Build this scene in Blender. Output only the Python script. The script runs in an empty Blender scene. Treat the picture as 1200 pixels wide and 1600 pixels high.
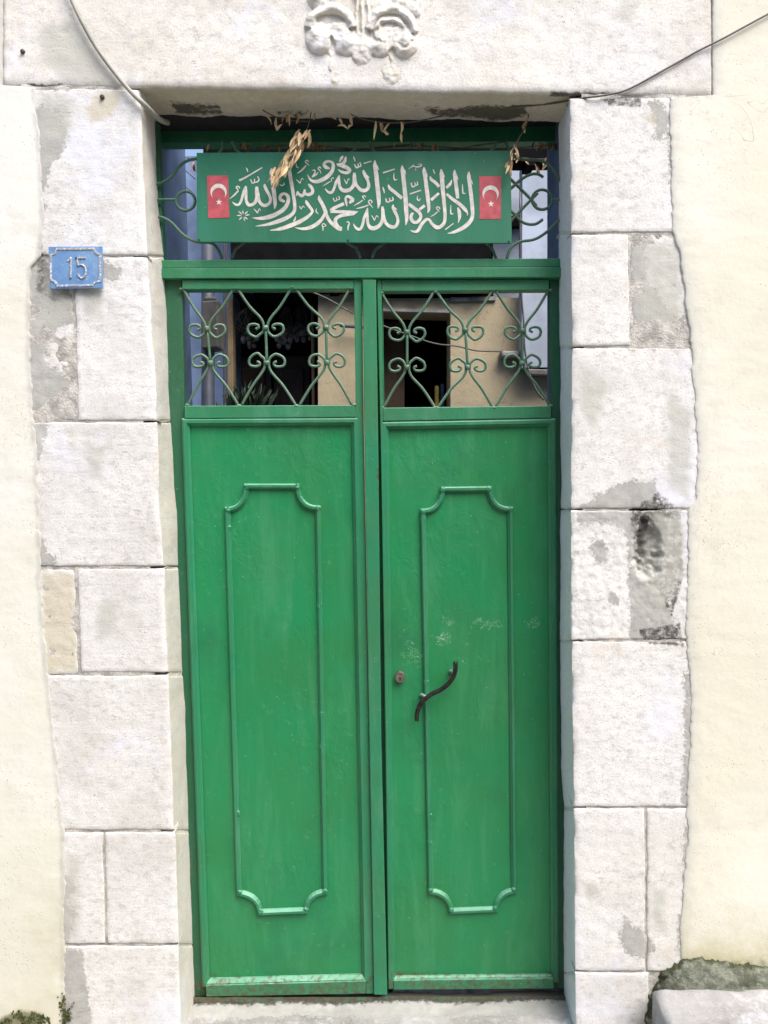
import bpy, bmesh, math, random
import numpy as np
from mathutils import Vector, Matrix, noise as mn

random.seed(7)
R = math.radians
SC = bpy.context.scene
COL = SC.collection

# ------------------------------------------------------------------ camera, world, sun, exposure
F_PX = 1155.0
CAM_LOC = Vector((0.0, -2.05, 1.60))
CAM_ROT = (Matrix.Rotation(R(0.0), 3, 'Z') @ Matrix.Rotation(R(90 - 3.4), 3, 'X') @ Matrix.Rotation(R(-0.8), 3, 'Z'))
cd = bpy.data.cameras.new('camera'); cam = bpy.data.objects.new('camera', cd); COL.objects.link(cam)
cd.sensor_fit = 'VERTICAL'; cd.sensor_height = 36.0; cd.lens = F_PX / 1600.0 * 36.0
cd.clip_start = 0.02; cd.clip_end = 600
cam.matrix_world = Matrix.Translation(CAM_LOC) @ CAM_ROT.to_4x4()
SC.camera = cam

SUN_EL, SUN_AZ = R(57), R(140)          # azimuth measured clockwise from +Y
w = bpy.data.worlds.new('World'); SC.world = w; w.use_nodes = True
wn = w.node_tree; wn.nodes.clear()
sky = wn.nodes.new('ShaderNodeTexSky'); sky.sky_type = 'NISHITA'; sky.sun_disc = False
sky.sun_elevation = SUN_EL; sky.sun_rotation = SUN_AZ
sky.air_density = 1.0; sky.dust_density = 4.0; sky.ozone_density = 0.6
bg = wn.nodes.new('ShaderNodeBackground'); bg.inputs['Strength'].default_value = 0.13
wo = wn.nodes.new('ShaderNodeOutputWorld')
wn.links.new(sky.outputs[0], bg.inputs[0]); wn.links.new(bg.outputs[0], wo.inputs[0])

sd = bpy.data.lights.new('sun', 'SUN'); sd.energy = 2.0; sd.angle = R(42); sd.color = (1.0, 0.975, 0.94)
so = bpy.data.objects.new('sun', sd); COL.objects.link(so)
sdir = Vector((math.sin(SUN_AZ) * math.cos(SUN_EL), math.cos(SUN_AZ) * math.cos(SUN_EL), math.sin(SUN_EL)))
so.rotation_euler = sdir.to_track_quat('Z', 'Y').to_euler(); so.location = sdir * 30

SC.view_settings.view_transform = 'Standard'; SC.view_settings.look = 'None'
SC.view_settings.exposure = 1.10; SC.view_settings.gamma = 1.0

# ------------------------------------------------------------------ helpers
def P(px, py, Y):
    """a point of the plane y = Y seen at the given place of the 1200 x 1600 survey photo"""
    d = CAM_ROT @ Vector(((px - 600) / F_PX, (800 - py) / F_PX, -1.0))
    t = (Y - CAM_LOC.y) / d.y
    return CAM_LOC + d * t

def lin(xs, ys):
    return lambda v: float(np.interp(v, xs, ys))

def fbm(p, s, o=4):
    return mn.fractal(Vector(p) * s, 1.0, 2.0, o)

ORG = {}
def thing(name, label, cat, loc, group=None, kind=None):
    o = bpy.data.objects.new(name, None); COL.objects.link(o)
    o.location = loc; o.empty_display_size = 0.1
    o['label'] = label; o['category'] = cat
    if group: o['group'] = group
    if kind: o['kind'] = kind
    ORG[o] = Vector(loc)
    return o

def tag(o, label, cat, group=None, kind=None):
    if label: o['label'] = label
    if cat: o['category'] = cat
    if group: o['group'] = group
    if kind: o['kind'] = kind
    return o

class MB:
    def __init__(s):
        s.v = []; s.f = []; s.attr = {}
    def add(s, vs, fs, **attrs):
        b = len(s.v)
        s.v.extend([tuple(q) for q in vs])
        s.f.extend([tuple(i + b for i in f) for f in fs])
        for k, a in attrs.items():
            s.attr.setdefault(k, {})
            for i, x in enumerate(a): s.attr[k][b + i] = x
    def grid(s, pts, closed_u=False, **attrs):
        nr, nc = len(pts), len(pts[0])
        vs = [q for r in pts for q in r]
        fs = []
        for i in range(nr - 1):
            for j in range(nc - (0 if closed_u else 1)):
                k = (j + 1) % nc
                fs.append((i * nc + j, i * nc + k, (i + 1) * nc + k, (i + 1) * nc + j))
        s.add(vs, fs, **{k: [x for r in a for x in r] for k, a in attrs.items()})
    def prism(s, poly, Y0, Y1, back=None):
        """outline in photo places at depth Y0, pulled straight back to depth Y1"""
        fr = [P(x, y, Y0) for x, y in poly]
        bk = [Vector((q.x, Y1, q.z)) for q in fr] if back is None else [P(x, y, Y1) for x, y in back]
        n = len(fr)
        s.add(fr + bk, [tuple(range(n)), tuple(range(2 * n - 1, n - 1, -1))] +
              [(i, n + i, n + (i + 1) % n, (i + 1) % n) for i in range(n)])
    def box(s, a, b):
        x0, y0, z0 = a; x1, y1, z1 = b
        vs = [(x, y, z) for x in (x0, x1) for y in (y0, y1) for z in (z0, z1)]
        s.add(vs, [(0, 1, 3, 2), (4, 6, 7, 5), (0, 4, 5, 1), (2, 3, 7, 6), (0, 2, 6, 4), (1, 5, 7, 3)])
    def tube(s, pts, r, seg=10, smooth=4, flat=1.0):
        pts = [Vector(q) for q in pts]
        rad = r if isinstance(r, (list, tuple)) else [r] * len(pts)
        if smooth > 1 and len(pts) > 2: pts, rad = catmull(pts, rad, smooth)
        n = len(pts); rings = []
        t = (pts[1] - pts[0]).normalized()
        u = t.orthogonal().normalized()
        for i in range(n):
            t2 = (pts[min(i + 1, n - 1)] - pts[max(i - 1, 0)])
            if t2.length < 1e-9: t2 = t
            t2.normalize()
            u = (u - t2 * u.dot(t2))
            if u.length < 1e-6: u = t2.orthogonal()
            u.normalize(); vv = t2.cross(u)
            rings.append([pts[i] + (u * math.cos(a) + vv * math.sin(a) * flat) * rad[i]
                          for a in [2 * math.pi * k / seg for k in range(seg)]])
            t = t2
        b = len(s.v)
        s.grid(rings, closed_u=True)
        s.f.append(tuple(b + k for k in range(seg - 1, -1, -1)))
        s.f.append(tuple(b + (n - 1) * seg + k for k in range(seg)))
    def lump(s, c, r, nu=10, nv=7, amp=0.15, fs=60):
        c = Vector(c); r = Vector(r) if not isinstance(r, float) else Vector((r, r, r))
        pts = []
        for i in range(nv + 1):
            th = math.pi * i / nv
            row = []
            for k in range(nu):
                ph = 2 * math.pi * k / nu
                d = Vector((math.sin(th) * math.cos(ph), math.sin(th) * math.sin(ph), math.cos(th)))
                q = c + Vector((d.x * r.x, d.y * r.y, d.z * r.z)) * (1 + amp * mn.noise((c + d * 0.3) * fs * 0.1 + d))
                row.append(q)
            pts.append(row)
        s.grid(pts, closed_u=True)
    def build(s, name, mat, parent=None, smooth=False, bevel=0.0, label=None, kind=None):
        if parent is not None:
            org = ORG[parent]
        else:
            a = np.array(s.v); org = Vector(((a[:, 0].min() + a[:, 0].max()) / 2, (a[:, 1].min() + a[:, 1].max()) / 2, a[:, 2].min()))
        me = bpy.data.meshes.new(name)
        me.from_pydata([(x - org.x, y - org.y, z - org.z) for x, y, z in s.v], [], s.f)
        me.update()
        bm = bmesh.new(); bm.from_mesh(me)
        bmesh.ops.recalc_face_normals(bm, faces=bm.faces)
        bm.to_mesh(me); bm.free()
        for k, d in s.attr.items():
            at = me.attributes.new(k, 'FLOAT', 'POINT')
            arr = np.zeros(len(s.v), dtype=np.float32)
            for i, x in d.items(): arr[i] = x
            at.data.foreach_set('value', arr)
        if smooth:
            me.polygons.foreach_set('use_smooth', [True] * len(me.polygons))
        for m in (mat if isinstance(mat, (list, tuple)) else [mat]): me.materials.append(m)
        o = bpy.data.objects.new(name, me); COL.objects.link(o)
        if parent is not None:
            o.parent = parent
        else:
            o.location = org
        ORG[o] = org
        if bevel > 0:
            b = o.modifiers.new('bevel', 'BEVEL'); b.width = bevel; b.segments = 2; b.limit_method = 'ANGLE'; b.angle_limit = R(40)
        if label: o['label'] = label
        if kind: o['kind'] = kind
        return o

def catmull(pts, rad, n):
    out = []; ro = []
    m = len(pts)
    for i in range(m - 1):
        p0 = pts[max(i - 1, 0)]; p1 = pts[i]; p2 = pts[i + 1]; p3 = pts[min(i + 2, m - 1)]
        for k in range(n):
            t = k / n
            out.append(0.5 * ((2 * p1) + (p2 - p0) * t + (2 * p0 - 5 * p1 + 4 * p2 - p3) * t * t + (3 * p1 - p0 - 3 * p2 + p3) * t ** 3))
            ro.append(rad[i] * (1 - t) + rad[i + 1] * t)
    out.append(pts[-1]); ro.append(rad[-1])
    return out, ro

def sdf_poly(X, Y, poly):
    """signed distance (px, positive inside) of arrays X, Y to a polygon"""
    X = np.asarray(X, float); Y = np.asarray(Y, float)
    d = np.full(X.shape, 1e9); inside = np.zeros(X.shape, bool)
    n = len(poly)
    for i in range(n):
        ax, ay = poly[i]; bx, by = poly[(i + 1) % n]
        ex, ey = bx - ax, by - ay
        t = np.clip(((X - ax) * ex + (Y - ay) * ey) / (ex * ex + ey * ey + 1e-9), 0, 1)
        d = np.minimum(d, np.hypot(X - ax - t * ex, Y - ay - t * ey))
        c = (ay > Y) != (by > Y)
        inside ^= c & (X < (bx - ax) * (Y - ay) / (by - ay + 1e-12) + ax)
    return np.where(inside, d, -d)

# ------------------------------------------------------------------ materials
class Mat:
    def __init__(s, name):
        s.m = bpy.data.materials.new(name); s.m.use_nodes = True
        s.t = s.m.node_tree; s.t.nodes.clear()
        s.out = s.t.nodes.new('ShaderNodeOutputMaterial')
        s.b = s.t.nodes.new('ShaderNodeBsdfPrincipled')
        s.t.links.new(s.b.outputs[0], s.out.inputs[0])
        s.co = s.t.nodes.new('ShaderNodeTexCoord')
        g = s.t.nodes.new('ShaderNodeNewGeometry'); s.pos = g.outputs['Position']; s.nrm = g.outputs['Normal']
    def _set(s, sock, v):
        if isinstance(v, bpy.types.NodeSocket): s.t.links.new(v, sock)
        elif v is not None:
            if sock.type == 'RGBA' and not isinstance(v, (int, float)): sock.default_value = (*v[:3], 1)
            else: sock.default_value = v
    def map(s, scale=(1, 1, 1), rot=(0, 0, 0), loc=(0, 0, 0)):
        n = s.t.nodes.new('ShaderNodeMapping'); s.t.links.new(s.pos, n.inputs[0])
        n.inputs['Scale'].default_value = scale; n.inputs['Rotation'].default_value = rot; n.inputs['Location'].default_value = loc
        return n.outputs[0]
    def noise(s, scale, detail=4, rough=0.55, vec=None, dist=0.0):
        n = s.t.nodes.new('ShaderNodeTexNoise'); s.t.links.new(vec or s.pos, n.inputs['Vector'])
        n.inputs['Scale'].default_value = scale; n.inputs['Detail'].default_value = detail
        n.inputs['Roughness'].default_value = rough; n.inputs['Distortion'].default_value = dist
        return n.outputs[0]
    def voro(s, scale, vec=None, feature='F1'):
        n = s.t.nodes.new('ShaderNodeTexVoronoi'); n.feature = feature
        s.t.links.new(vec or s.pos, n.inputs['Vector']); n.inputs['Scale'].default_value = scale
        return n.outputs[0]
    def attr(s, name):
        n = s.t.nodes.new('ShaderNodeAttribute'); n.attribute_name = name
        return n.outputs['Fac']
    def math(s, op, a, b=0.0, c=None, clamp=False):
        n = s.t.nodes.new('ShaderNodeMath'); n.operation = op; n.use_clamp = clamp
        s._set(n.inputs[0], a); s._set(n.inputs[1], b)
        if c is not None: s._set(n.inputs[2], c)
        return n.outputs[0]
    def ramp(s, v, lo, hi, a=0.0, b=1.0):
        n = s.t.nodes.new('ShaderNodeMapRange'); n.interpolation_type = 'SMOOTHSTEP'
        s._set(n.inputs[0], v)
        n.inputs[1].default_value = lo; n.inputs[2].default_value = hi
        n.inputs[3].default_value = a; n.inputs[4].default_value = b
        return n.outputs[0]
    def mix(s, f, a, b, mode='MIX'):
        n = s.t.nodes.new('ShaderNodeMix'); n.data_type = 'RGBA'; n.blend_type = mode
        s._set(n.inputs[0], f); s._set(n.inputs[6], a); s._set(n.inputs[7], b)
        return n.outputs[2]
    def sep(s, v):
        n = s.t.nodes.new('ShaderNodeSeparateXYZ'); s.t.links.new(v, n.inputs[0]); return n.outputs
    def bump(s, h, strength=0.5, dist=0.01, prev=None):
        n = s.t.nodes.new('ShaderNodeBump'); s._set(n.inputs['Height'], h)
        n.inputs['Strength'].default_value = strength; n.inputs['Distance'].default_value = dist
        if prev is not None: s.t.links.new(prev, n.inputs['Normal'])
        s.t.links.new(n.outputs[0], s.b.inputs['Normal'])
        return n.outputs[0]
    def done(s, color, rough=0.8, metal=0.0, spec=None):
        s._set(s.b.inputs['Base Color'], color); s._set(s.b.inputs['Roughness'], rough)
        s.b.inputs['Metallic'].default_value = metal
        if spec is not None: s.b.inputs['Specular IOR Level'].default_value = spec
        return s.m

def simple(name, col, rough=0.7, var=0.25, scale=25, bump=0.2, metal=0.0, spec=None):
    m = Mat(name)
    n = m.noise(scale, 6)
    c2 = tuple(x * (1 - var) for x in col)
    c = m.mix(m.ramp(n, 0.35, 0.65), col, c2)
    if bump: m.bump(m.noise(scale * 6, 4), bump, 0.004)
    return m.done(c, rough, metal, spec)

def stone_mat(name, streak=1.0, a=(0.735, 0.735, 0.735), b=(0.60, 0.595, 0.585), cool=(0.73, 0.735, 0.745), reveal=(0.58, 0.51, 0.40)):
    m = Mat(name)
    n1 = m.noise(5, 8, 0.6); n2 = m.noise(2.3, 5, 0.6, m.map(loc=(3, 1, 7)))
    n3 = m.noise(150, 3, 0.6); n4 = m.noise(28, 7, 0.65)
    st = m.noise(11, 8, 0.7, m.map(scale=(1.2, 1.2, 11)))
    c = m.mix(m.ramp(n1, 0.38, 0.66), a, b)
    c = m.mix(m.ramp(n2, 0.48, 0.68, 0, 0.8), c, cool)
    c = m.mix(m.ramp(n4, 0.52, 0.74, 0, 0.45), c, (0.50, 0.485, 0.45))
    c = m.mix(m.ramp(st, 0.55, 0.75, 0, 0.35 * streak), c, (0.47, 0.46, 0.45))
    c = m.mix(m.ramp(n3, 0.5, 0.75, 0, 0.35), c, (0.45, 0.44, 0.42))
    # warm lime bloom
    n5 = m.noise(7, 5, 0.6, m.map(loc=(9, 4, 2)))
    c = m.mix(m.ramp(n5, 0.60, 0.74, 0, 0.45), c, (0.60, 0.50, 0.37))
    oi = m.t.nodes.new('ShaderNodeObjectInfo').outputs['Random']
    c = m.mix(m.math('MULTIPLY', oi, 0.30), c, (0.62, 0.605, 0.56))
    cv = m.voro(17, m.map(scale=(1, 1, 1.3))); cn_ = m.noise(60, 6, 0.7); cm = m.noise(4, 4, 0.6, m.map(loc=(1, 9, 4)))
    chip = m.math('MULTIPLY', m.ramp(m.math('ADD', cv, m.math('MULTIPLY', cn_, 0.22)), 0.22, 0.34, 1, 0), m.ramp(cm, 0.58, 0.64))
    c = m.mix(m.math('MULTIPLY', chip, 0.45), c, (0.46, 0.44, 0.40))
    fl = m.noise(34, 12, 0.80, m.map(scale=(1, 1, 1.7))); fm = m.noise(5.5, 6, 0.7, m.map(loc=(7, 7, 1)))
    flm = m.math('MULTIPLY', m.ramp(fl, 0.515, 0.57), m.ramp(fm, 0.38, 0.60, 0.30, 1.0))
    c = m.mix(m.math('MULTIPLY', flm, 0.62), c, (0.43, 0.425, 0.41))
    sp = m.noise(260, 4, 0.7)
    c = m.mix(m.ramp(sp, 0.52, 0.66, 0, 0.6), c, (0.38, 0.365, 0.35))
    lw = m.noise(3.1, 8, 0.7, m.map(loc=(2, 5, 11)))
    c = m.mix(m.ramp(lw, 0.54, 0.66, 0, 0.55), c, (0.70, 0.72, 0.82))
    # pits
    v = m.voro(70, m.map(scale=(1, 1, 1.8))); pm = m.noise(9, 4)
    pit = m.math('MULTIPLY', m.ramp(v, 0.10, 0.2, 1, 0), m.ramp(pm, 0.54, 0.64))
    c = m.mix(m.math('MULTIPLY', pit, 0.75), c, (0.20, 0.18, 0.15))
    # grime that gathers in the joints
    e = m.attr('edge'); en = m.noise(45, 5, 0.65)
    ed = m.math('MULTIPLY', m.ramp(e, 0.02, 0.40, 1, 0), m.ramp(en, 0.40, 0.62))
    c = m.mix(m.math('MULTIPLY', ed, 0.5), c, (0.40, 0.37, 0.31))
    # ochre patches
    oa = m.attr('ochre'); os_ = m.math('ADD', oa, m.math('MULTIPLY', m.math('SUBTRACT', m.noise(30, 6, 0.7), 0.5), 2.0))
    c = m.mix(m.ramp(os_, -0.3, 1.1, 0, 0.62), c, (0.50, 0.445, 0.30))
    # grey cement smears with ragged edges
    pa = m.attr('patch'); pn = m.math('ADD', m.math('MULTIPLY', m.noise(26, 10, 0.75), 0.5), m.math('MULTIPLY', m.noise(110, 8, 0.75), 0.5))
    ps = m.math('ADD', pa, m.math('MULTIPLY', m.math('SUBTRACT', pn, 0.5), 8.0))
    pmask = m.math('MULTIPLY', m.ramp(ps, -0.08, 0.18), m.ramp(m.noise(8, 5, 0.7, m.map(loc=(6, 6, 6))), 0.25, 0.5, 0.55, 1.0))
    cem = m.mix(m.ramp(n4, 0.35, 0.7), (0.39, 0.39, 0.365), (0.31, 0.31, 0.29))
    c = m.mix(m.math('MULTIPLY', pmask, 0.88), c, cem)
    # dark weather stains
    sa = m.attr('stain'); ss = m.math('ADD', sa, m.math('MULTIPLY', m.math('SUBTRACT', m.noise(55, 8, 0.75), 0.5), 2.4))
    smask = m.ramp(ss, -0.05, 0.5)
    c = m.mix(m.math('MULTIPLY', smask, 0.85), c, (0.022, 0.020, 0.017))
    ga = m.attr('grey'); gs = m.math('ADD', ga, m.math('MULTIPLY', m.math('SUBTRACT', m.noise(14, 8, 0.7), 0.5), 3.0))
    c = m.mix(m.ramp(gs, -0.6, 1.6, 0, 0.7), c, (0.45, 0.455, 0.41))
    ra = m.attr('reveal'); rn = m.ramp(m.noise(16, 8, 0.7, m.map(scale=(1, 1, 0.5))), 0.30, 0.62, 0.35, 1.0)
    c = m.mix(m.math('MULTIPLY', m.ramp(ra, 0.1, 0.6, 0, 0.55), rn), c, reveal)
    h = m.math('ADD', m.math('MULTIPLY', n4, 0.7), m.math('MULTIPLY', st, 0.42 * streak))
    h = m.math('ADD', h, m.math('MULTIPLY', n3, 0.38))
    h = m.math('SUBTRACT', h, m.math('MULTIPLY', pit, 0.5))
    h = m.math('ADD', h, m.math('MULTIPLY', pmask, 0.45)); h = m.math('SUBTRACT', h, m.math('MULTIPLY', chip, 0.3))
    m.bump(h, 0.42, 0.005)
    return m.done(c, 0.88, spec=0.25)

def plaster_mat(name, a, b, fade):
    m = Mat(name)
    n1 = m.noise(1.6, 5, 0.55); n2 = m.noise(60, 6, 0.65); n3 = m.noise(9, 7, 0.65)
    sweep = m.noise(7, 5, 0.6, m.map(scale=(1, 1, 3.5), rot=(0, 0.5, 0)))
    c = m.mix(m.ramp(n1, 0.36, 0.66), a, b)
    c = m.mix(m.ramp(n3, 0.50, 0.75, 0, 0.5), c, tuple(x * 0.84 for x in a))
    c = m.mix(m.ramp(m.noise(150, 4, 0.7), 0.60, 0.75, 0, 0.35), c, tuple(x * 0.66 for x in a))
    v = m.voro(95); pm = m.noise(5, 5, 0.7)
    pit = m.math('MULTIPLY', m.ramp(v, 0.08, 0.2, 1, 0), m.ramp(pm, 0.50, 0.60))
    c = m.mix(m.math('MULTIPLY', pit, 0.7), c, (0.28, 0.26, 0.20))
    # limewash thinning to grey beside the stones
    pa = m.attr('patch'); ps = m.math('ADD', pa, m.math('MULTIPLY', m.math('SUBTRACT', m.noise(22, 8, 0.7), 0.5), 1.6))
    c = m.mix(m.ramp(ps, -0.3, 0.9, 0, 0.75), c, fade)
    # moss and damp at the foot
    sa = m.attr('stain'); ss = m.math('ADD', sa, m.math('MULTIPLY', m.math('SUBTRACT', m.noise(34, 9, 0.78), 0.5), 2.6))
    c = m.mix(m.ramp(ss, -0.1, 0.7, 0, 0.9), c, m.mix(m.ramp(n2, 0.4, 0.6), (0.13, 0.14, 0.055), (0.07, 0.07, 0.04)))
    oa = m.attr('ochre')
    c = m.mix(m.math('MULTIPLY', m.ramp(oa, 0.0, 1.0), m.ramp(n3, 0.3, 0.7, 0.3, 0.9)), c, (0.46, 0.43, 0.26))
    # hairline cracks
    ck = m.math('ABSOLUTE', m.math('SUBTRACT', m.noise(2.6, 4, 0.6, m.map(loc=(5, 2, 1)), 0.6), 0.5))
    ckm = m.math('MULTIPLY', m.ramp(ck, 0.0, 0.0022, 1, 0), m.ramp(m.noise(1.7, 2, 0.5, m.map(loc=(2, 8, 3))), 0.55, 0.62))
    c = m.mix(m.math('MULTIPLY', ckm, 0.6), c, (0.3, 0.27, 0.2))
    gt = m.noise(190, 3, 0.6); gm = m.noise(3.3, 5, 0.7, m.map(loc=(1, 7, 2)))
    c = m.mix(m.math('MULTIPLY', m.ramp(gt, 0.60, 0.68), m.ramp(gm, 0.48, 0.62, 0.1, 0.7)), c, (0.34, 0.32, 0.25))
    h = m.math('ADD', m.math('MULTIPLY', n2, 0.3), m.math('MULTIPLY', sweep, 0.25))
    h = m.math('ADD', h, m.math('MULTIPLY', n3, 0.6)); h = m.math('SUBTRACT', h, m.math('MULTIPLY', pit, 0.5))
    m.bump(h, 0.35, 0.006)
    return m.done(c, 0.9, spec=0.2)

def paint_mat(name, col, dusty=(0.16, 0.33, 0.22), dust=0.5, rough=0.42, bump=0.35):
    m = Mat(name)
    n1 = m.noise(3.2, 4, 0.55); n2 = m.noise(45, 5, 0.6); n3 = m.noise(9, 6, 0.6)
    c = m.mix(m.ramp(n1, 0.35, 0.65), col, (col[0] * 1.35 + 0.004, col[1] * 0.90, col[2] * 0.82))
    c = m.mix(m.ramp(n3, 0.45, 0.72, 0, 0.28), c, tuple(x * 0.72 for x in col))
    fd = m.noise(5, 6, 0.65, m.map(scale=(3.2, 3.2, 0.55)), 0.5)
    c = m.mix(m.ramp(fd, 0.46, 0.70, 0, 0.48), c, (col[0] * 2.6 + 0.02, col[1] * 1.22, col[2] * 1.5))
    br = m.noise(9, 4, 0.6, m.map(scale=(14, 14, 0.7)))
    c = m.mix(m.ramp(br, 0.50, 0.75, 0, 0.22), c, tuple(x * 0.78 for x in col))
    gr = m.noise(2.4, 7, 0.72, m.map(loc=(4, 0, 9)))
    c = m.mix(m.ramp(gr, 0.53, 0.72, 0, 0.5), c, (0.012, 0.115, 0.062))
    # dust on ledges
    nz = m.sep(m.nrm)[2]
    d = m.math('MULTIPLY', m.ramp(nz, 0.15, 0.8), m.ramp(n3, 0.25, 0.6, 0.4, 1.0))
    c = m.mix(m.math('MULTIPLY', d, dust), c, dusty)
    c = m.mix(m.ramp(n2, 0.60, 0.78, 0, 0.25), c, dusty)
    # fine chips showing pale undercoat
    v = m.voro(38, m.map(loc=(1, 2, 3))); chip = m.math('MULTIPLY', m.ramp(v, 0.035, 0.055, 1, 0), m.ramp(m.noise(14, 3), 0.52, 0.58))
    c = m.mix(m.math('MULTIPLY', chip, 0.7), c, (0.45, 0.62, 0.50))
    # scribbled scratches
    sa = m.attr('scratch')
    l1 = m.math('ABSOLUTE', m.math('SUBTRACT', m.noise(26, 3, 0.6, m.map(scale=(1, 1, 1.6)), 1.2), 0.5))
    l2 = m.math('ABSOLUTE', m.math('SUBTRACT', m.noise(40, 2, 0.6, m.map(scale=(0.8, 1, 1.4), loc=(4, 4, 4), rot=(0, 0.6, 0)), 0.8), 0.5))
    ln = m.math('MAXIMUM', m.ramp(l1, 0.0, 0.012, 1, 0), m.ramp(l2, 0.0, 0.010, 1, 0))
    brk = m.ramp(m.math('ADD', m.noise(30, 3, 0.6, m.map(loc=(7, 7, 7))), m.math('MULTIPLY', m.math('SUBTRACT', sa, 0.5), 0.55)), 0.52, 0.58)
    c = m.mix(m.math('MULTIPLY', m.math('MULTIPLY', ln, brk), m.ramp(sa, 0.02, 0.5, 0, 0.65)), c, (0.42, 0.60, 0.46))
    # rust and dirt
    ra = m.math('ADD', m.attr('rust'), m.ramp(m.sep(m.pos)[2], 0.0, 0.10, 0.42, -0.25)); rs = m.math('ADD', ra, m.math('MULTIPLY', m.math('SUBTRACT', m.noise(60, 6, 0.75), 0.5), 2.2))
    c = m.mix(m.ramp(rs, 0.25, 0.7, 0, 0.8), c, (0.09, 0.05, 0.028))
    wr = m.ramp(m.noise(24, 5, 0.65, m.map(scale=(1.6, 1, 1)), 0.8), 0.35, 0.75)
    wm = m.ramp(m.noise(3.5, 3, 0.5, m.map(loc=(8, 3, 5))), 0.42, 0.62, 0.12, 0.8)
    h = m.math('ADD', m.math('MULTIPLY', n2, 0.22), m.math('MULTIPLY', m.math('MULTIPLY', wr, wm), 0.6))
    h = m.math('ADD', h, m.math('MULTIPLY', br, 0.18))
    m.bump(h, bump, 0.0045)
    return m.done(c, m.ramp(n3, 0.3, 0.7, rough - 0.06, rough + 0.12), spec=0.45)

GREEN = (0.012, 0.212, 0.076)
M_stone_l = stone_mat('limestone_tooled', 1.0)
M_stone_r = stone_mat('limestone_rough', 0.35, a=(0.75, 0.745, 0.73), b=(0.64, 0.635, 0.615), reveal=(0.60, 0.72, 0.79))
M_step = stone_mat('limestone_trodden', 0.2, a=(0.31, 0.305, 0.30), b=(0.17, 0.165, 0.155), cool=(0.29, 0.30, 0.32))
M_lintel = stone_mat('limestone_lintel', 0.5, a=(0.73, 0.71, 0.66), b=(0.62, 0.595, 0.54), cool=(0.72, 0.715, 0.72))
M_plas_l = plaster_mat('limewash_left', (0.65, 0.645, 0.555), (0.715, 0.715, 0.675), (0.40, 0.40, 0.385))
M_plas_r = plaster_mat('limewash_right', (0.685, 0.665, 0.56), (0.735, 0.72, 0.645), (0.56, 0.565, 0.52))
M_mortar = simple('lime_mortar', (0.57, 0.55, 0.51), 0.92, 0.45, 30, 0.8)
M_panel = paint_mat('green_enamel_sheet', GREEN, dust=0.3, bump=0.5, rough=0.38)
M_frame = paint_mat('green_enamel_frame', (0.020, 0.195, 0.092), dusty=(0.18, 0.41, 0.29), dust=0.8, rough=0.45)
M_stile = paint_mat('green_enamel_shaded', (0.010, 0.105, 0.048), dusty=(0.10, 0.24, 0.15), dust=0.6, rough=0.5)  # darker copy of the frame paint, shade of the recess set into its colour
M_iron = paint_mat('green_painted_bar', (0.055, 0.155, 0.10), dusty=(0.28, 0.40, 0.32), dust=0.8, rough=0.62)
M_sign = paint_mat('green_sign_paint', (0.010, 0.165, 0.092), dusty=(0.10, 0.32, 0.20), dust=0.3, rough=0.5, bump=0.08)
M_white = simple('white_sign_paint', (0.70, 0.67, 0.62), 0.65, 0.22, 70, 0.0)
M_red = simple('red_sign_paint', (0.52, 0.085, 0.11), 0.6, 0.3, 45, 0.0)
M_steel = simple('worn_brass_lock', (0.34, 0.30, 0.25), 0.35, 0.3, 80, 0.1, 0.8)
M_black = simple('black_keyhole', (0.012, 0.011, 0.010), 0.6, 0.0, 10, 0.0)
M_handle = simple('dark_worn_iron', (0.045, 0.038, 0.036), 0.32, 0.5, 60, 0.25, 0.6)
M_nail = simple('rusty_nail_iron', (0.10, 0.085, 0.075), 0.6, 0.4, 100, 0.2, 0.5)
M_cable = simple('grey_cable_sheath', (0.34, 0.335, 0.30), 0.55, 0.35, 12, 0.15)
M_wire = simple('dark_wire_sheath', (0.10, 0.09, 0.085), 0.5, 0.3, 20, 0.1)
M_leaf = None
def leaf_mat():
    m = Mat('dry_leaf'); t = m.attr('tint'); n = m.noise(60, 4)
    c = m.mix(t, (0.56, 0.42, 0.25), (0.24, 0.13, 0.06)); c = m.mix(m.ramp(n, 0.45, 0.7, 0, 0.6), c, (0.66, 0.55, 0.38))
    m.bump(m.noise(200, 3), 0.3, 0.002)
    return m.done(c, 0.75, spec=0.25)
M_leaf = leaf_mat()
M_twig = simple('dry_twig', (0.13, 0.10, 0.075), 0.85, 0.4, 60, 0.3)

def plate_mat():
    m = Mat('blue_plate_enamel'); n = m.noise(14, 5)
    c = m.mix(m.ramp(n, 0.35, 0.7), (0.11, 0.235, 0.46), (0.18, 0.32, 0.53))
    c = m.mix(m.ramp(m.noise(90, 6, 0.75), 0.56, 0.66, 0, 0.7), c, (0.36, 0.44, 0.58))
    m.bump(m.noise(50, 4), 0.1, 0.002)
    return m.done(c, 0.4)
M_plate = plate_mat()
def worn_mat():
    m = Mat('flaking_white_enamel'); n = m.noise(170, 5, 0.7)
    c = m.mix(m.ramp(n, 0.42, 0.50), (0.68, 0.69, 0.72), (0.27, 0.275, 0.285))
    c = m.mix(m.ramp(m.noise(120, 4, 0.7, m.map(loc=(2, 2, 2))), 0.60, 0.66), c, (0.15, 0.32, 0.62))
    m.bump(n, 0.5, 0.003)
    return m.done(c, 0.5)
M_worn = worn_mat()

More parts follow.
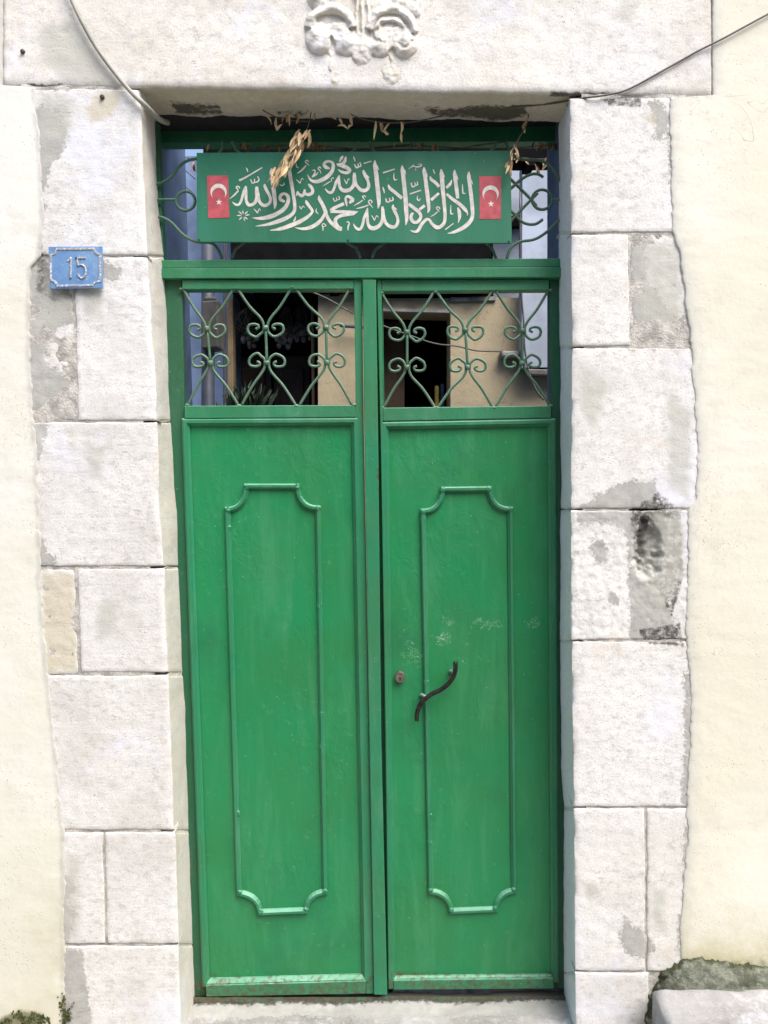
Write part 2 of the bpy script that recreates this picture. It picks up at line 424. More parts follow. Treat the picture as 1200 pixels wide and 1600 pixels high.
# ------------------------------------------------------------------ street and yard floor
def ground_mat(name, a, b):
    m = Mat(name); n = m.noise(6, 8, 0.65); v = m.voro(3.2, feature='DISTANCE_TO_EDGE')
    c = m.mix(m.ramp(n, 0.35, 0.65), a, b); c = m.mix(m.ramp(v, 0.0, 0.05, 0.7, 0), c, (0.08, 0.075, 0.065))
    m.bump(m.math('ADD', m.noise(40, 6), m.ramp(v, 0, 0.08)), 0.6, 0.02)
    return m.done(c, 0.85)
mb = MB(); mb.add([(-300, -300, -0.10), (300, -300, -0.10), (300, 0.02, -0.10), (-300, 0.02, -0.10)], [(0, 1, 2, 3)])
tag(mb.build('street', ground_mat('cobbled_street', (0.36, 0.335, 0.29), (0.28, 0.26, 0.225))), 'pale stone paved street along the wall', None, kind='structure')
mb = MB(); mb.add([(-300, 0.02, -0.104), (300, 0.02, -0.104), (300, 300, -0.104), (-300, 300, -0.104)], [(0, 1, 2, 3)])
tag(mb.build('yard_ground', ground_mat('yard_paving', (0.22, 0.21, 0.19), (0.15, 0.14, 0.13))), 'grey paved ground of the yard behind the door', None, kind='structure')

# ------------------------------------------------------------------ unseen house added behind the camera to shade and bounce light
t = thing('unseen_opposite_house', 'unseen pale rendered house added across the street to shade the doorway', 'house', (0, -5.4, -0.1))
m_op = simple('cream_render', (0.46, 0.42, 0.36), 0.9, 0.15, 2, 0.3)
mb = MB(); mb.box((-14, -5.8, -0.1), (14, -5.4, 4.4)); mb.build('wall', m_op, t)
mb = MB(); mb.box((-14.2, -5.9, 4.4), (14.2, -5.0, 4.52)); mb.build('eave', simple('eave_board', (0.25, 0.2, 0.15), 0.8), t)
for x in (-6.5, -2.2, 3.4, 7.6):
    mb = MB(); mb.box((x, -5.42, 1.1), (x + 1.0, -5.37, 2.6)); w_ = mb.build('window', simple('window_frame', (0.5, 0.48, 0.44), 0.6), t)
    mb = MB(); mb.box((x + 0.08, -5.372, 1.18), (x + 0.92, -5.362, 2.52)); mb.build('pane', simple('dark_glass', (0.03, 0.035, 0.04), 0.1), w_)

# ------------------------------------------------------------------ stone surround
PATCH, STAIN, OCHRE = [], [], []        # outlines of cement smears, dark stains, ochre areas
PATCH += [
    [(50, 165), (95, 175), (104, 215), (98, 240), (78, 262), (70, 300), (52, 300)],
    [(60, 310), (72, 318), (66, 340), (58, 340)],
    [(60, 385), (80, 430), (112, 440), (116, 500), (80, 520), (70, 560), (118, 600), (118, 655), (40, 655), (40, 400)],
    [(150, 402), (190, 418), (185, 438), (160, 436)],
    [(45, 640), (75, 655), (60, 720), (45, 720)], [(55, 820), (72, 850), (90, 888), (50, 888)],
    [(46, 890), (62, 895), (60, 960), (64, 1050), (46, 1050)],
    [(95, 1360), (118, 1385), (108, 1410), (118, 1425), (108, 1470), (90, 1470)],
    [(90, 1470), (130, 1485), (140, 1560), (140, 1640), (90, 1640)],
    [(900, 800), (930, 775), (985, 748), (1022, 752), (1028, 790), (1040, 795), (1030, 880), (1062, 1005), (985, 1002), (980, 840), (960, 818), (905, 820)],
    [(925, 845), (945, 838), (950, 880), (930, 885)], [(955, 925), (970, 930), (965, 945), (952, 940)],
    [(1008, 155), (1030, 158), (1048, 180), (1036, 225), (1020, 215), (1025, 190)],
    [(1045, 200), (1062, 220), (1052, 300), (1045, 290)],
    [(985, 365), (1008, 372), (1010, 440), (1060, 500), (1070, 545), (985, 545)],
    [(1068, 1050), (1085, 1050), (1080, 1200), (1070, 1200)], [(1066, 1180), (1078, 1180), (1074, 1260), (1066, 1250)],
    [(1068, 1290), (1080, 1290), (1076, 1420), (1066, 1420)], [(1060, 1430), (1080, 1430), (1080, 1500), (1058, 1490)],
    [(975, 1428), (992, 1450), (1010, 1462), (1030, 1480), (1005, 1498), (982, 1492), (970, 1465)],
]
STAIN += [
    [(998, 815), (1015, 808), (1020, 870), (1000, 872)], [(1025, 800), (1048, 800), (1042, 850), (1022, 840)],
    [(1040, 875), (1052, 880), (1052, 905), (1042, 905)],
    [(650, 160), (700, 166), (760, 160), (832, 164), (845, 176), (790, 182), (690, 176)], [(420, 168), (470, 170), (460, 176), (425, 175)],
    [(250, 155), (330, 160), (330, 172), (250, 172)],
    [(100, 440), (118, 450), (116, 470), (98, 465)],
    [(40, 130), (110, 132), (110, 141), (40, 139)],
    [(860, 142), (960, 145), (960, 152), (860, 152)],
]
OCHRE += [
    [(62, 895), (118, 890), (124, 1050), (66, 1055)],
    [(130, 165), (160, 140), (200, 140), (180, 180), (140, 200)],
    [(1025, 155), (1036, 160), (1030, 200), (1005, 190)],
    [(990, 500), (1060, 470), (1065, 530), (985, 540)],
    [(230, 150), (880, 160), (880, 180), (230, 176)],
]

GREY = [[(70, 400), (118, 405), (118, 480), (70, 560), (50, 520)], [(125, 445), (165, 455), (160, 500), (130, 490)], [(60, 140), (120, 150), (110, 220), (60, 230)],
        [(130, 690), (170, 700), (160, 760), (130, 740)], [(990, 370), (1065, 380), (1070, 535), (1000, 535)], [(1000, 380), (960, 400), (900, 395), (960, 385)], [(1040, 600), (1085, 640), (1080, 790), (1040, 760)],
        [(900, 560), (960, 600), (930, 680), (900, 640)], [(1015, 1380), (1045, 1390), (1040, 1460), (1015, 1450)], [(1020, 800), (1075, 800), (1075, 900), (1030, 960), (1000, 900)], [(900, 1370), (940, 1390), (920, 1420)],
        [(100, 1330), (130, 1340), (125, 1470), (98, 1470)], [(150, 940), (190, 930), (180, 1000), (150, 1000)]]
MOTTLE = [[(985, 800), (1030, 770), (1062, 800), (1066, 900), (1050, 960), (1020, 905), (1000, 880)], [(1000, 985), (1060, 975), (1068, 1010), (1010, 1003)], [(940, 150), (1000, 152), (1000, 165), (945, 163)], [(60, 380), (76, 400), (74, 470), (58, 460)]]
def field(polys, X, Y):
    out = np.full(np.shape(X), -6.0)
    for pl in polys:
        a = np.array(pl)
        if np.max(X) < a[:, 0].min() - 40 or np.min(X) > a[:, 0].max() + 40 or np.max(Y) < a[:, 1].min() - 40 or np.min(Y) > a[:, 1].max() + 40: continue
        out = np.maximum(out, np.clip(sdf_poly(X, Y, pl) / 9.0, -6, 3))
    return out

def spaced(n, r):
    """0..1 with extra samples near both ends (r = rounding as a fraction)"""
    r = min(r, 0.2)
    return [0, r * 0.25, r * 0.6, r] + [r + (1 - 2 * r) * i / n for i in range(1, n)] + [1 - r, 1 - r * 0.6, 1 - r * 0.25, 1]

def stone_block(parent, mat, y0, y1, left, right, corner=None, back=None, side=0, rough=1.0, Y0=0.0, cavity=None, label=None, seed=0.0):
    """one dressed stone. left/right: edges of the face as x(y); corner = which edge turns into the doorway reveal; back = x(y) of the reveal's far edge"""
    rnd = 2.4
    outl = left is LL; outr = right is RR; inl = side > 0 and left is not LL; inr = side < 0 and right is not RR
    wpx = abs(right((y0 + y1) / 2) - left((y0 + y1) / 2)); hpx = y1 - y0
    cell = 2.2 if cavity else 5.0
    us = spaced(max(6, int(wpx / cell)), rnd / wpx); vs = spaced(max(6, int(hpx / cell)), rnd / hpx)
    rs = []
    if side: rs = [0.1, 0.25, 0.45, 0.65, 0.85, 1.0]
    rows = []; PX = []; PY = []; ED = []; RV = []
    for v in vs:
        y = y0 + (y1 - y0) * v
        xl, xr = left(y), right(y)
        row = []; px_ = []; py_ = []; ed_ = []; rv_ = []
        seq = [('f', u) for u in us]
        if side > 0: seq = seq + [('r', t) for t in rs]
        if side < 0: seq = [('r', t) for t in reversed(rs)] + seq
        for kind, u in seq:
            if kind == 'f':
                px = xl + (xr - xl) * u; Y = Y0
            else:
                xc = xr if side > 0 else xl
                px = xc + (back(y) - xc) * u; Y = Y0 + 0.17 * u
            dl = (px - xl) if kind == 'f' else 99; dr = (xr - px) if kind == 'f' else 99
            dt = y - y0; db = y1 - y
            # wandering outline of the stone
            wob = lambda q, s: mn.noise(Vector((q * 0.035, s + seed, 3.7))) * 1.6 + mn.noise(Vector((q * 0.15, s + seed, 9.1))) * 1.1 + mn.noise(Vector((q * 0.4, s + seed, 2.1))) * 0.6
            qx, qy = px, y
            if kind == 'f':
                if dl < 14 and side >= 0: qx += wob(y, 1.0) * rough * (1 - dl / 14)
                if dr < 14 and side <= 0: qx += wob(y, 2.0) * rough * (1 - dr / 14)
            if dt < 14: qy += wob(px, 5.0) * rough * 0.7 * (1 - dt / 14)
            if db < 14: qy += wob(px, 6.0) * rough * 0.7 * (1 - db / 14)
            p = P(qx, qy, Y)
            n = Vector((0, -1, 0)) if kind == 'f' else Vector((side, 0, 0)) * (1 if u < 0.99 else 0.3)
            ins = 0.0
            for dd, soft in ((dl, side == 0 and not outl or inl), (dr, side == 0 and not outr or inr), (dt, True), (db, True)):
                if soft and dd < rnd: ins += 0.0034 * (1 - dd / rnd) ** 2
            cn = 0.0
            if side > 0 and kind == 'f' and dr < 9: cn = (1 - dr / 9)
            if side < 0 and kind == 'f' and dl < 9: cn = (1 - dl / 9)
            nz = fbm(p, 7, 5) * 0.0013 * rough + fbm(p, 45, 3) * 0.0010 * rough - 0.006 * max(0.0, fbm(p + Vector((seed, 0, 0)), 26, 3) - 0.62)
            p = p - n * ins + n * nz
            if cn > 0:
                k = 0.0022 + 0.006 * min(0.5, max(0, fbm(p + Vector((0, 0, seed)), 14, 4)))
                p = p + Vector((-side * k, k, 0)) * cn * cn
            if kind == 'r' and u < 0.3: p = p + Vector((-side * 0.004, 0, 0)) * (1 - u / 0.3)
            if kind == 'r': p = p + Vector((fbm(p, 8, 5) * 0.003, 0, 0))
            if cavity and kind == 'f':
                cx, cy, rx, ry, dep = cavity
                q = ((px - cx) / rx) ** 2 + ((y - cy) / ry) ** 2 + 0.45 * fbm(p, 34, 6)
                if q < 1: p.y += dep * min(1, (1 - q) * 1.3) + fbm(p, 60, 5) * 0.006 * min(1, (1 - q) * 2)
            rv_.append(1.0 if kind == 'r' else 0.0); row.append(p); px_.append(px); py_.append(y); ed_.append(min(dl if side >= 0 else 99, dr if side <= 0 else 99, dt, db, 60) / 20.0)
        rows.append(row); PX.append(px_); PY.append(py_); ED.append(ed_); RV.append(rv_)
    PX = np.array(PX); PY = np.array(PY)
    # skirts into the wall
    back_off = 0.045
    def pushed(q): return Vector((q.x, q.y + back_off, q.z))
    rows = [[pushed(q) for q in rows[0]]] + rows + [[pushed(q) for q in rows[-1]]]
    rows = [[pushed(r[0]) if side >= 0 else r[0]] + r + [pushed(r[-1]) if side <= 0 else r[-1] + Vector((0, 0.02, 0))] for r in rows]
    PX = np.pad(PX, 1, mode='edge'); PY = np.pad(PY, 1, mode='edge'); ED = np.pad(np.array(ED), 1, mode='edge')
    m = MB()
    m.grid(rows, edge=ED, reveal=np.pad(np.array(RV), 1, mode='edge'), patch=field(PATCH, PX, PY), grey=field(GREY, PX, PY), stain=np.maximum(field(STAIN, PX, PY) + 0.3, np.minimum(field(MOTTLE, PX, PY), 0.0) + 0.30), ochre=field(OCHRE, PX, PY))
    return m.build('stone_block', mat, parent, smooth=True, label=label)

LC = lin([100, 160, 300, 395, 620, 660, 800, 880, 890, 1050, 1290, 1310, 1700], [214, 220, 226, 230, 245, 246, 250, 255, 257, 263, 272, 275, 285])
LB = lin([100, 185, 250, 330, 400, 450, 600, 650, 720, 800, 870, 950, 1030, 1100, 1240, 1300, 1450, 1560, 1700], [238, 241, 244.5, 248, 255, 258, 264, 266, 270, 276, 278, 281, 284, 289, 293, 295, 300, 304, 308])
LL = lin([140, 250, 300, 400, 520, 640, 700, 880, 900, 1050, 1160, 1300, 1480, 1700], [36, 44, 46, 44, 28, 28, 34, 42, 42, 50, 60, 76, 76, 80])
RC = lin([140, 350, 545, 800, 1000, 1200, 1265, 1520, 1700], [889, 891, 893, 891, 892, 895, 896, 898, 900])
RB = lin([140, 165, 200, 350, 540, 545, 790, 1000, 1200, 1260, 1500, 1700], [884, 879, 873, 873, 874, 875, 876, 875, 877, 880, 881, 884])
RR = lin([140, 360, 400, 540, 545, 700, 780, 800, 1000, 1090, 1255, 1300, 1450, 1700], [1068, 1068, 1082, 1100, 1106, 1112, 1108, 1098, 1094, 1102, 1096, 1096, 1086, 1082])
cst = lambda c: (lambda y: c)

t = thing('stone_jamb', 'whitewashed limestone jamb carrying the blue house number on the left of the green door', 'jamb', P(180, 1640, 0.05))
JL = t
stone_block(t, M_stone_l, 139, 399, LL, LC, 1, LB, 1, seed=1)
stone_block(t, M_stone_l, 402, 657, lin([402, 657], [116, 121]), LC, 1, LB, 1, seed=2)
stone_block(t, M_stone_l, 402, 657, LL, lin([402, 657], [113, 118]), seed=3, rough=1.2, Y0=0.003, label='grey weathered stone')
stone_block(t, M_stone_l, 660, 885, LL, LC, 1, LB, 1, seed=4)
stone_block(t, M_stone_l, 889, 1051, lin([889, 1051], [121, 126]), LC, 1, LB, 1, seed=5)
stone_block(t, M_stone_l, 889, 1054, LL, lin([889, 1054], [117, 122]), seed=6, rough=1.6, Y0=0.0025, label='buff coloured rough stone')
stone_block(t, M_stone_l, 1056, 1297, LL, LC, 1, LB, 1, seed=7)
stone_block(t, M_stone_l, 1301, 1475, lin([1301, 1475], [163, 167]), LC, 1, LB, 1, seed=8)
stone_block(t, M_stone_l, 1301, 1475, LL, lin([1301, 1475], [160, 164]), seed=9)
stone_block(t, M_stone_l, 1479, 1690, LL, LC, 1, LB, 1, seed=10)
def pointing(parent, xa, xb, hole=None):
    rows = []
    for i in range(314):
        y = 130 + 5 * i; row = []
        for j in range(41):
            x = xa(y) + (xb(y) - xa(y)) * j / 40
            p = P(x, y, 0.0); p.y = max(0.0026, 0.0034 + fbm(p, 11, 5) * 0.0040)
            if hole and ((x - hole[0]) / hole[2]) ** 2 + ((y - hole[1]) / hole[3]) ** 2 < 1: p.y += 0.05
            row.append(p)
        rows.append(row)
    b = MB(); b.grid(rows); return b.build('mortar_bed', M_mortar, parent, smooth=True)
pointing(JL, lambda y: LL(y) - 4, lambda y: LC(y) - 22)
t = thing('stone_jamb', 'rough limestone jamb with grey cement patch and dark hollow on the right of the green door', 'jamb', P(985, 1640, 0.05))
JR = t
stone_block(t, M_stone_r, 153, 363, RC, RR, 1, RB, -1, seed=21, rough=0.9)
stone_block(t, M_stone_r, 366, 541, RC, lin([366, 541], [981, 985]), 1, RB, -1, seed=22)
stone_block(t, M_stone_r, 366, 541, lin([366, 541], [984, 988]), RR, seed=23, rough=1.2, Y0=0.003)
stone_block(t, M_stone_r, 544, 795, RC, RR, 1, RB, -1, seed=24)
stone_block(t, M_stone_r, 798, 1000, RC, RR, 1, RB, -1, seed=26, rough=1.4, cavity=(1011, 858, 24, 56, 0.020), label='weathered stone with a dark hollow')
stone_block(t, M_stone_r, 1003, 1261, RC, RR, 1, RB, -1, seed=27)
stone_block(t, M_stone_r, 1264, 1518, RC, cst(1008), 1, RB, -1, seed=28)
stone_block(t, M_stone_r, 1264, 1518, cst(1011), RR, seed=29)
stone_block(t, M_stone_r, 1521, 1690, RC, cst(1013), 1, RB, -1, seed=30)
pointing(JR, lambda y: RC(y) + 20, lambda y: RR(y) + 4, (1011, 858, 38, 75))

# lintel with its soffit
LBOT = lin([-20, 5, 60, 215, 500, 880, 1113, 1200], [133, 133, 136, 137, 141, 148, 151, 152])
t = thing('stone_lintel', 'long limestone lintel with carved scrolls above the green door', 'lintel', P(560, 150, 0.05)); LT = t
xs = [5 + 1108 * u for u in spaced(170, 0.006)]
ys = [-260, -200, -150, -110, -80, -60] + [-50 + 6 * i for i in range(31)]
rows = []; PX = []; PY = []; ED = []
fr_rows = [('f', y) for y in ys] + [('e', k) for k in (0.6, 0.85, 1.0)] + [('u', k) for k in (0.03, 0.1, 0.25, 0.45, 0.65, 0.85, 1.0)]
for kind, val in fr_rows:
    row = []; a = []; b = []; e = []
    for x in xs:
        yb = LBOT(x)
        bw = mn.noise(Vector((x * 0.03, 1.1, 0.4))) * 2.0 + mn.noise(Vector((x * 0.12, 4.1, 0.4))) * 1.2
        ye = yb + bw
        ex = mn.noise(Vector((val * 0.05, x > 500, 7.7))) * 1.5 if (x < 12 or x > 1106) else 0
        if kind == 'f':
            y = -260 + (val + 260) * (ye - 12 + 260) / (130 + 260); p = P(x + ex, y, 0.0)
        elif kind == 'e':
            y = ye - 12 + 12 * val; p = P(x + ex, y, 0.006 * val ** 3)
        else:
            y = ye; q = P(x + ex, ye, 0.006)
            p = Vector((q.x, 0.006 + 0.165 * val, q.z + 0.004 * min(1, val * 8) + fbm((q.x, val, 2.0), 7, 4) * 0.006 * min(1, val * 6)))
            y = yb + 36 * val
        nz = fbm(p, 6, 5) * 0.0018 + fbm(p, 30, 4) * 0.0014
        de = min(x - 5, 1113 - x)
        p = p + Vector((0, -nz, 0)) if kind != 'u' else p
        if de < 4: p.y += 0.004 * (1 - de / 4) ** 2
        row.append(p); a.append(x); b.append(y); e.append(min(de, 60, (yb - y) * 0.8 + 3 if kind != 'u' else 3) / 20)
    rows.append(row); PX.append(a); PY.append(b); ED.append(e)
rows = [[Vector((r[0].x, r[0].y + 0.05, r[0].z))] + r + [Vector((r[-1].x, r[-1].y + 0.05, r[-1].z))] for r in rows]
PX = np.pad(np.array(PX), ((0, 0), (1, 1)), mode='edge'); PY = np.pad(np.array(PY), ((0, 0), (1, 1)), mode='edge'); ED = np.pad(np.array(ED), ((0, 0), (1, 1)), mode='edge')
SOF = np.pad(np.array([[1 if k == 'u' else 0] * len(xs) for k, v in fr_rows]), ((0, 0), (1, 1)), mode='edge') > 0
lp = field([[(50, 40), (110, 25), (150, 70), (190, 130), (100, 132), (60, 100)], [(190, 90), (215, 95), (210, 120), (195, 115)], [(960, 0), (1000, 0), (990, 40), (970, 40)]], PX, PY)
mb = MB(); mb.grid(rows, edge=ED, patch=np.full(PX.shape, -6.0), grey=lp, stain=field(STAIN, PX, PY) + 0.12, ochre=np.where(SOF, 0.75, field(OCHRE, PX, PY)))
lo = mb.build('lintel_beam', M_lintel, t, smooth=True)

# carved relief: two scrolled heads with hanging drops
def sblob(x, y, cx, cy, rx, ry, h, p=2.0):
    q = ((x - cx) / rx) ** 2 + ((y - cy) / ry) ** 2
    return h * max(0.0, 1 - q) ** (1 / p) if q < 1 else 0.0
def arcband(x, y, cx, cy, rx, ry, wd, h, a0, a1):
    ang = math.degrees(math.atan2(-(y - cy) / ry, (x - cx) / rx)) % 360
    if not (a0 <= ang <= a1): return 0.0
    d = (math.hypot((x - cx) / rx, (y - cy) / ry) - 1) * (rx + ry) / 2
    return h * max(0.0, 1 - (d / wd) ** 2) ** 0.5 if abs(d) < wd else 0.0
def smax(a, b, k=0.007):
    if b <= 0: return a
    h = max(k - abs(a - b), 0.0) / k
    return max(a, b) + h * h * k * 0.25
def relief(x, y):
    h = 0.0
    # left head: broad arched cap over two swelling lobes
    h = smax(h, sblob(x, y, 517, 50, 43, 40, 0.020))
    h = smax(h, arcband(x, y, 517, 54, 36, 42, 9, 0.028, 15, 165))
    h = smax(h, sblob(x, y, 499, 60, 25, 27, 0.032)); h = smax(h, sblob(x, y, 541, 66, 22, 24, 0.028))
    h -= sblob(x, y, 516, 30, 24, 8, 0.013); h -= sblob(x, y, 519, 72, 4, 16, 0.012)
    # right head: curled leaf with inner whorl
    h = smax(h, sblob(x, y, 612, 52, 42, 38, 0.020))
    h = smax(h, arcband(x, y, 612, 54, 36, 41, 8, 0.028, 5, 168))
    h = smax(h, arcband(x, y, 610, 56, 24, 26, 5, 0.025, 0, 185))
    h = smax(h, sblob(x, y, 594, 70, 23, 22, 0.027)); h = smax(h, sblob(x, y, 632, 68, 24, 25, 0.030))
    h -= sblob(x, y, 608, 38, 14, 6, 0.010); h -= sblob(x, y, 613, 84, 5, 10, 0.010)
    h -= arcband(x, y, 592, 56, 9, 9, 3, 0.005, 90, 300); h -= arcband(x, y, 634, 64, 11, 10, 3, 0.005, 190, 360)
    # stem between and drops below
    h = smax(h, sblob(x, y, 566, 76, 20, 30, 0.022)); h = smax(h, sblob(x, y, 566, 12, 20, 70, 0.019) * (0.8 + 0.3 * math.cos((x - 566) * 0.75)))
    h = smax(h, sblob(x, y, 518, 98, 7, 22, 0.014)); h = smax(h, sblob(x, y, 612, 96, 6, 18, 0.013))
    for cx, cy, rx, ry, hh in ((524, 124, 15, 18, 0.012), (562, 114, 20, 24, 0.011), (611, 116, 20, 22, 0.015), (638, 112, 14, 22, 0.005), (546, 130, 12, 10, 0.006), (594, 128, 8, 12, 0.006)):
        h = smax(h, sblob(x, y, cx, cy, rx, ry, hh))
    h = smax(h, sblob(x, y, 494, -2, 18, 20, 0.024)); h = smax(h, sblob(x, y, 638, 4, 20, 22, 0.022)); h = smax(h, sblob(x, y, 651, 18, 9, 11, 0.020))
    for cx in (517, 614):
        h = smax(h, sblob(x, y, cx, -44, 44, 44, 0.020)); h = smax(h, sblob(x, y, cx + 6, -2, 9, 20, 0.022))
    return h
mb = MB(); rows = []; pa = []; st = []; oc = []; ed = []
gx = [455 + 1.8 * i for i in range(121)]; gy = [-90 + 1.8 * i for i in range(126)]
for y in gy:
    row = []; o_ = []; s_ = []
    for x in gx:
        n1 = mn.noise(Vector((x * 0.06, y * 0.06, 1.0))); n2 = mn.noise(Vector((x * 0.17, y * 0.17, 5.0)))
        h = relief(x + n1 * 3, y + n2 * 1.5 + n1 * 2)
        h = h * (0.85 + 0.25 * n1) + 0.0022 * n2 * (1 if h > 0 else 0)
        row.append(P(x, y, 0.0078 - 0.88 * h)); o_.append(min(1.2, max(0, 0.019 - h) * 60) - 0.25 + n1 * 0.6 if h > 0.001 else -0.4); s_.append(-6)  # hollows tinted tan: shading of the carving set into its colour
    rows.append(row); oc.append(o_); st.append(s_)
Z = np.full((len(gy), len(gx)), -6.0)
mb.grid(rows, ochre=oc, grey=Z, stain=st, patch=Z, edge=np.full(Z.shape, 3.0))
mb.build('carved_relief', M_lintel, t, smooth=True)

# ------------------------------------------------------------------ rendered wall either side, wall body
WT = thing('house_wall', 'thick lime plastered wall of the house around the doorway', 'wall', (0, 0.2, -0.1))
def plaster(side, mat):
    edge = (lin([-900, 134, 137, 160, 250, 300, 340, 400, 420, 520, 640, 700, 880, 900, 1050, 1160, 1300, 1480, 1560, 1800],
                [4, 4, 54, 56, 64, 66, 68, 64, 48, 46, 50, 58, 64, 62, 74, 86, 100, 100, 102, 104]) if side < 0 else
            lin([-900, 149, 153, 200, 360, 400, 540, 700, 780, 800, 1000, 1090, 1255, 1300, 1450, 1520, 1800],
                [1113, 1113, 1046, 1047, 1050, 1064, 1080, 1090, 1086, 1076, 1072, 1080, 1073, 1074, 1062, 1064, 1064]))
    ys = [-262, -220, -180, -120, -80, -40] + [-20 + 4 * i for i in range(455)]
    if side < 0: ys = sorted(ys + [134, 137])
    else: ys = sorted(ys + [149, 153])
    ds = [0, 1.5, 4, 7, 11, 16, 22, 29, 37, 46, 56, 68, 82, 98, 118, 140, 165, 195, 230, 300, 420, 600, 900, 1400, 2200]
    rows = []; PX = []; PY = []
    for y in ys:
        e = edge(y); row = []; a = []; b = []
        wob = mn.noise(Vector((y * 0.03, side * 5, 0.3))) * 2.8 + mn.noise(Vector((y * 0.11, side * 9, 2.3))) * 1.8 + mn.noise(Vector((y * 0.3, side * 9, 4.3))) * 1.8 + mn.noise(Vector((y * 0.7, side * 9, 4.3))) * 1.4
        if y < 155: wob *= 0.4
        for d in ds:
            x = e + side * d + wob * max(0, 1 - d / 46)
            p = P(x, y, 0.0)
            hh = 0.0030 + 0.0012 * min(1, d / 40) - 0.0018 * max(0, 1 - d / 4.0) ** 2
            p.y = -hh + fbm(p, 1.6, 3) * 0.0022 * min(1, d / 40) + fbm(p, 22, 4) * 0.0007
            row.append(p); a.append(x); b.append(y)
        row = [row[0] + Vector((0, 0.03, 0))] + row; a = [a[0]] + a; b = [b[0]] + b
        rows.append(row); PX.append(a); PY.append(b)
    PX = np.array(PX); PY = np.array(PY)
    E = np.array([[edge(y)] for y in PY[:, 0]])
    D = np.abs(PX - E)
    if side < 0:
        patch = np.clip(0.9 - D / 8.0, -2.0, 1.0)
        stain = np.maximum(field([[(-40, 1600), (0, 1588), (20, 1576), (60, 1578), (75, 1590), (60, 1640), (-40, 1640)], [(95, 1560), (110, 1545), (112, 1600), (95, 1600)]], PX, PY),
                           np.clip((PY - 1600) / 40.0, -2.5, 2))
        ochre = np.clip((PY - 1250) / 500, 0, 0.4)
    else:
        patch = np.clip(np.maximum(0.8 - D / 24.0, 1.5 - D / 6.0), -1.5, 1.5)
        stain = np.clip((PY - 1492) / 30.0, -3.0, 1.6)
        ochre = np.clip((PY - 1380) / 140, 0, 0.8)
    m = MB(); m.grid(rows, patch=patch, stain=stain, ochre=ochre)
    return m.build('plaster_coat', mat, WT, smooth=True, label='greyish white plaster left of the door' if side < 0 else 'cream plaster right of the door')
plaster(-1, M_plas_l); plaster(1, M_plas_r)
OPL = P(238, 300, 0.17).x - 0.01; OPR = P(880, 300, 0.17).x + 0.004; OPT = P(600, 178, 0.17).z + 0.012
M_blue = simple('pale_blue_limewash', (0.185, 0.265, 0.43), 0.85, 0.45, 4, 0.4)
mb = MB()
mb.box((-6, 0.06, -0.1), (OPL, 0.18, 3.05)); mb.box((OPR, 0.06, -0.1), (6, 0.18, 3.05))
mb.build('wall_core', M_mortar, WT)
mb = MB(); mb.box((-6, 0.1805, -0.1), (OPL, 0.60, 3.05)); mb.box((OPR, 0.1805, -0.1), (6, 0.40, 3.05)); mb.build('inner_plaster', M_blue, WT)
mb = MB(); mb.box((OPL, 0.025, OPT), (OPR, 0.40, 3.05)); mb.build('lintel_core', simple('dark_plank', (0.035, 0.033, 0.032), 0.9), WT, label='dark timber above the door frame')  # core above the opening takes a near-black colour
mb = MB(); mb.box((-6, -0.012, P(600, -262, 0).z), (6, 0.019, 3.05))
mb.build('upper_plaster', M_plas_r, WT)

# ------------------------------------------------------------------ threshold, step stone, mossy fillet
zt = P(450, 1563, 0.16).z
def slab(name, x0, x1, y0, y1, zt, zb, mat, label, cat, n=70, m=24, amp=0.006, tilt=0.0, rr=0.02, patch=None, stain=None):
    rows = []; PXa = []; pa = []; sa = []
    xs = spaced(n, rr / (x1 - x0)); ys_ = spaced(m, rr / (y1 - y0))
    W, H = x1 - x0, y1 - y0
    for v in ys_:
        row = []; r1 = []; r2 = []
        for u in xs:
            x = x0 + W * u; y = y0 + H * v
            d = min(u * W, (1 - u) * W, v * H, (1 - v) * H)
            x += fbm((x, y, 1.3), 5, 3) * 0.008 * max(0, 1 - d / 0.04); y += fbm((x, y, 4.3), 5, 3) * 0.008 * max(0, 1 - d / 0.04)
            z = zt + tilt * (x - x0) + fbm((x, y, zt), 7, 5) * amp - (0.016 * (1 - d / rr) ** 2 if d < rr else 0)
            row.append(Vector((x, y, z))); r1.append(patch(x, y) if patch else -6); r2.append(stain(x, y) if stain else -6)
        rows.append(row); pa.append(r1); sa.append(r2)
    dn = lambda q: Vector((q.x, q.y, zb))
    rows = [[dn(q) for q in rows[0]]] + rows + [[dn(q) for q in rows[-1]]]
    rows = [[dn(r[0])] + r + [dn(r[-1])] for r in rows]
    pa = np.pad(np.array(pa), 1, mode='edge'); sa = np.pad(np.array(sa), 1, mode='edge')
    b = MB(); b.grid(rows, grey=np.full(pa.shape, -6.0), patch=pa, stain=sa, edge=np.full(pa.shape, 3.0), ochre=np.full(pa.shape, -6.0))
    return tag(b.build(name, mat, None, smooth=True), label, cat)
xj = P(638, 1590, 0.05).x
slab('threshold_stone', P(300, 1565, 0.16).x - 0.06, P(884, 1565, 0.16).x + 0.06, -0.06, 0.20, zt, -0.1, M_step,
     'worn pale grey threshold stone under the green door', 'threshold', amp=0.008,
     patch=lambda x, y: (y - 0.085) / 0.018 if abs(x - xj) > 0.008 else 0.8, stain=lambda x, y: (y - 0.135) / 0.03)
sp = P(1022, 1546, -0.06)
slab('step_stone', sp.x, sp.x + 1.3, -0.50, -0.055, sp.z, -0.1, M_step, 'low pale step stone against the wall right of the door', 'step', amp=0.012, tilt=0.010, n=90, m=40)
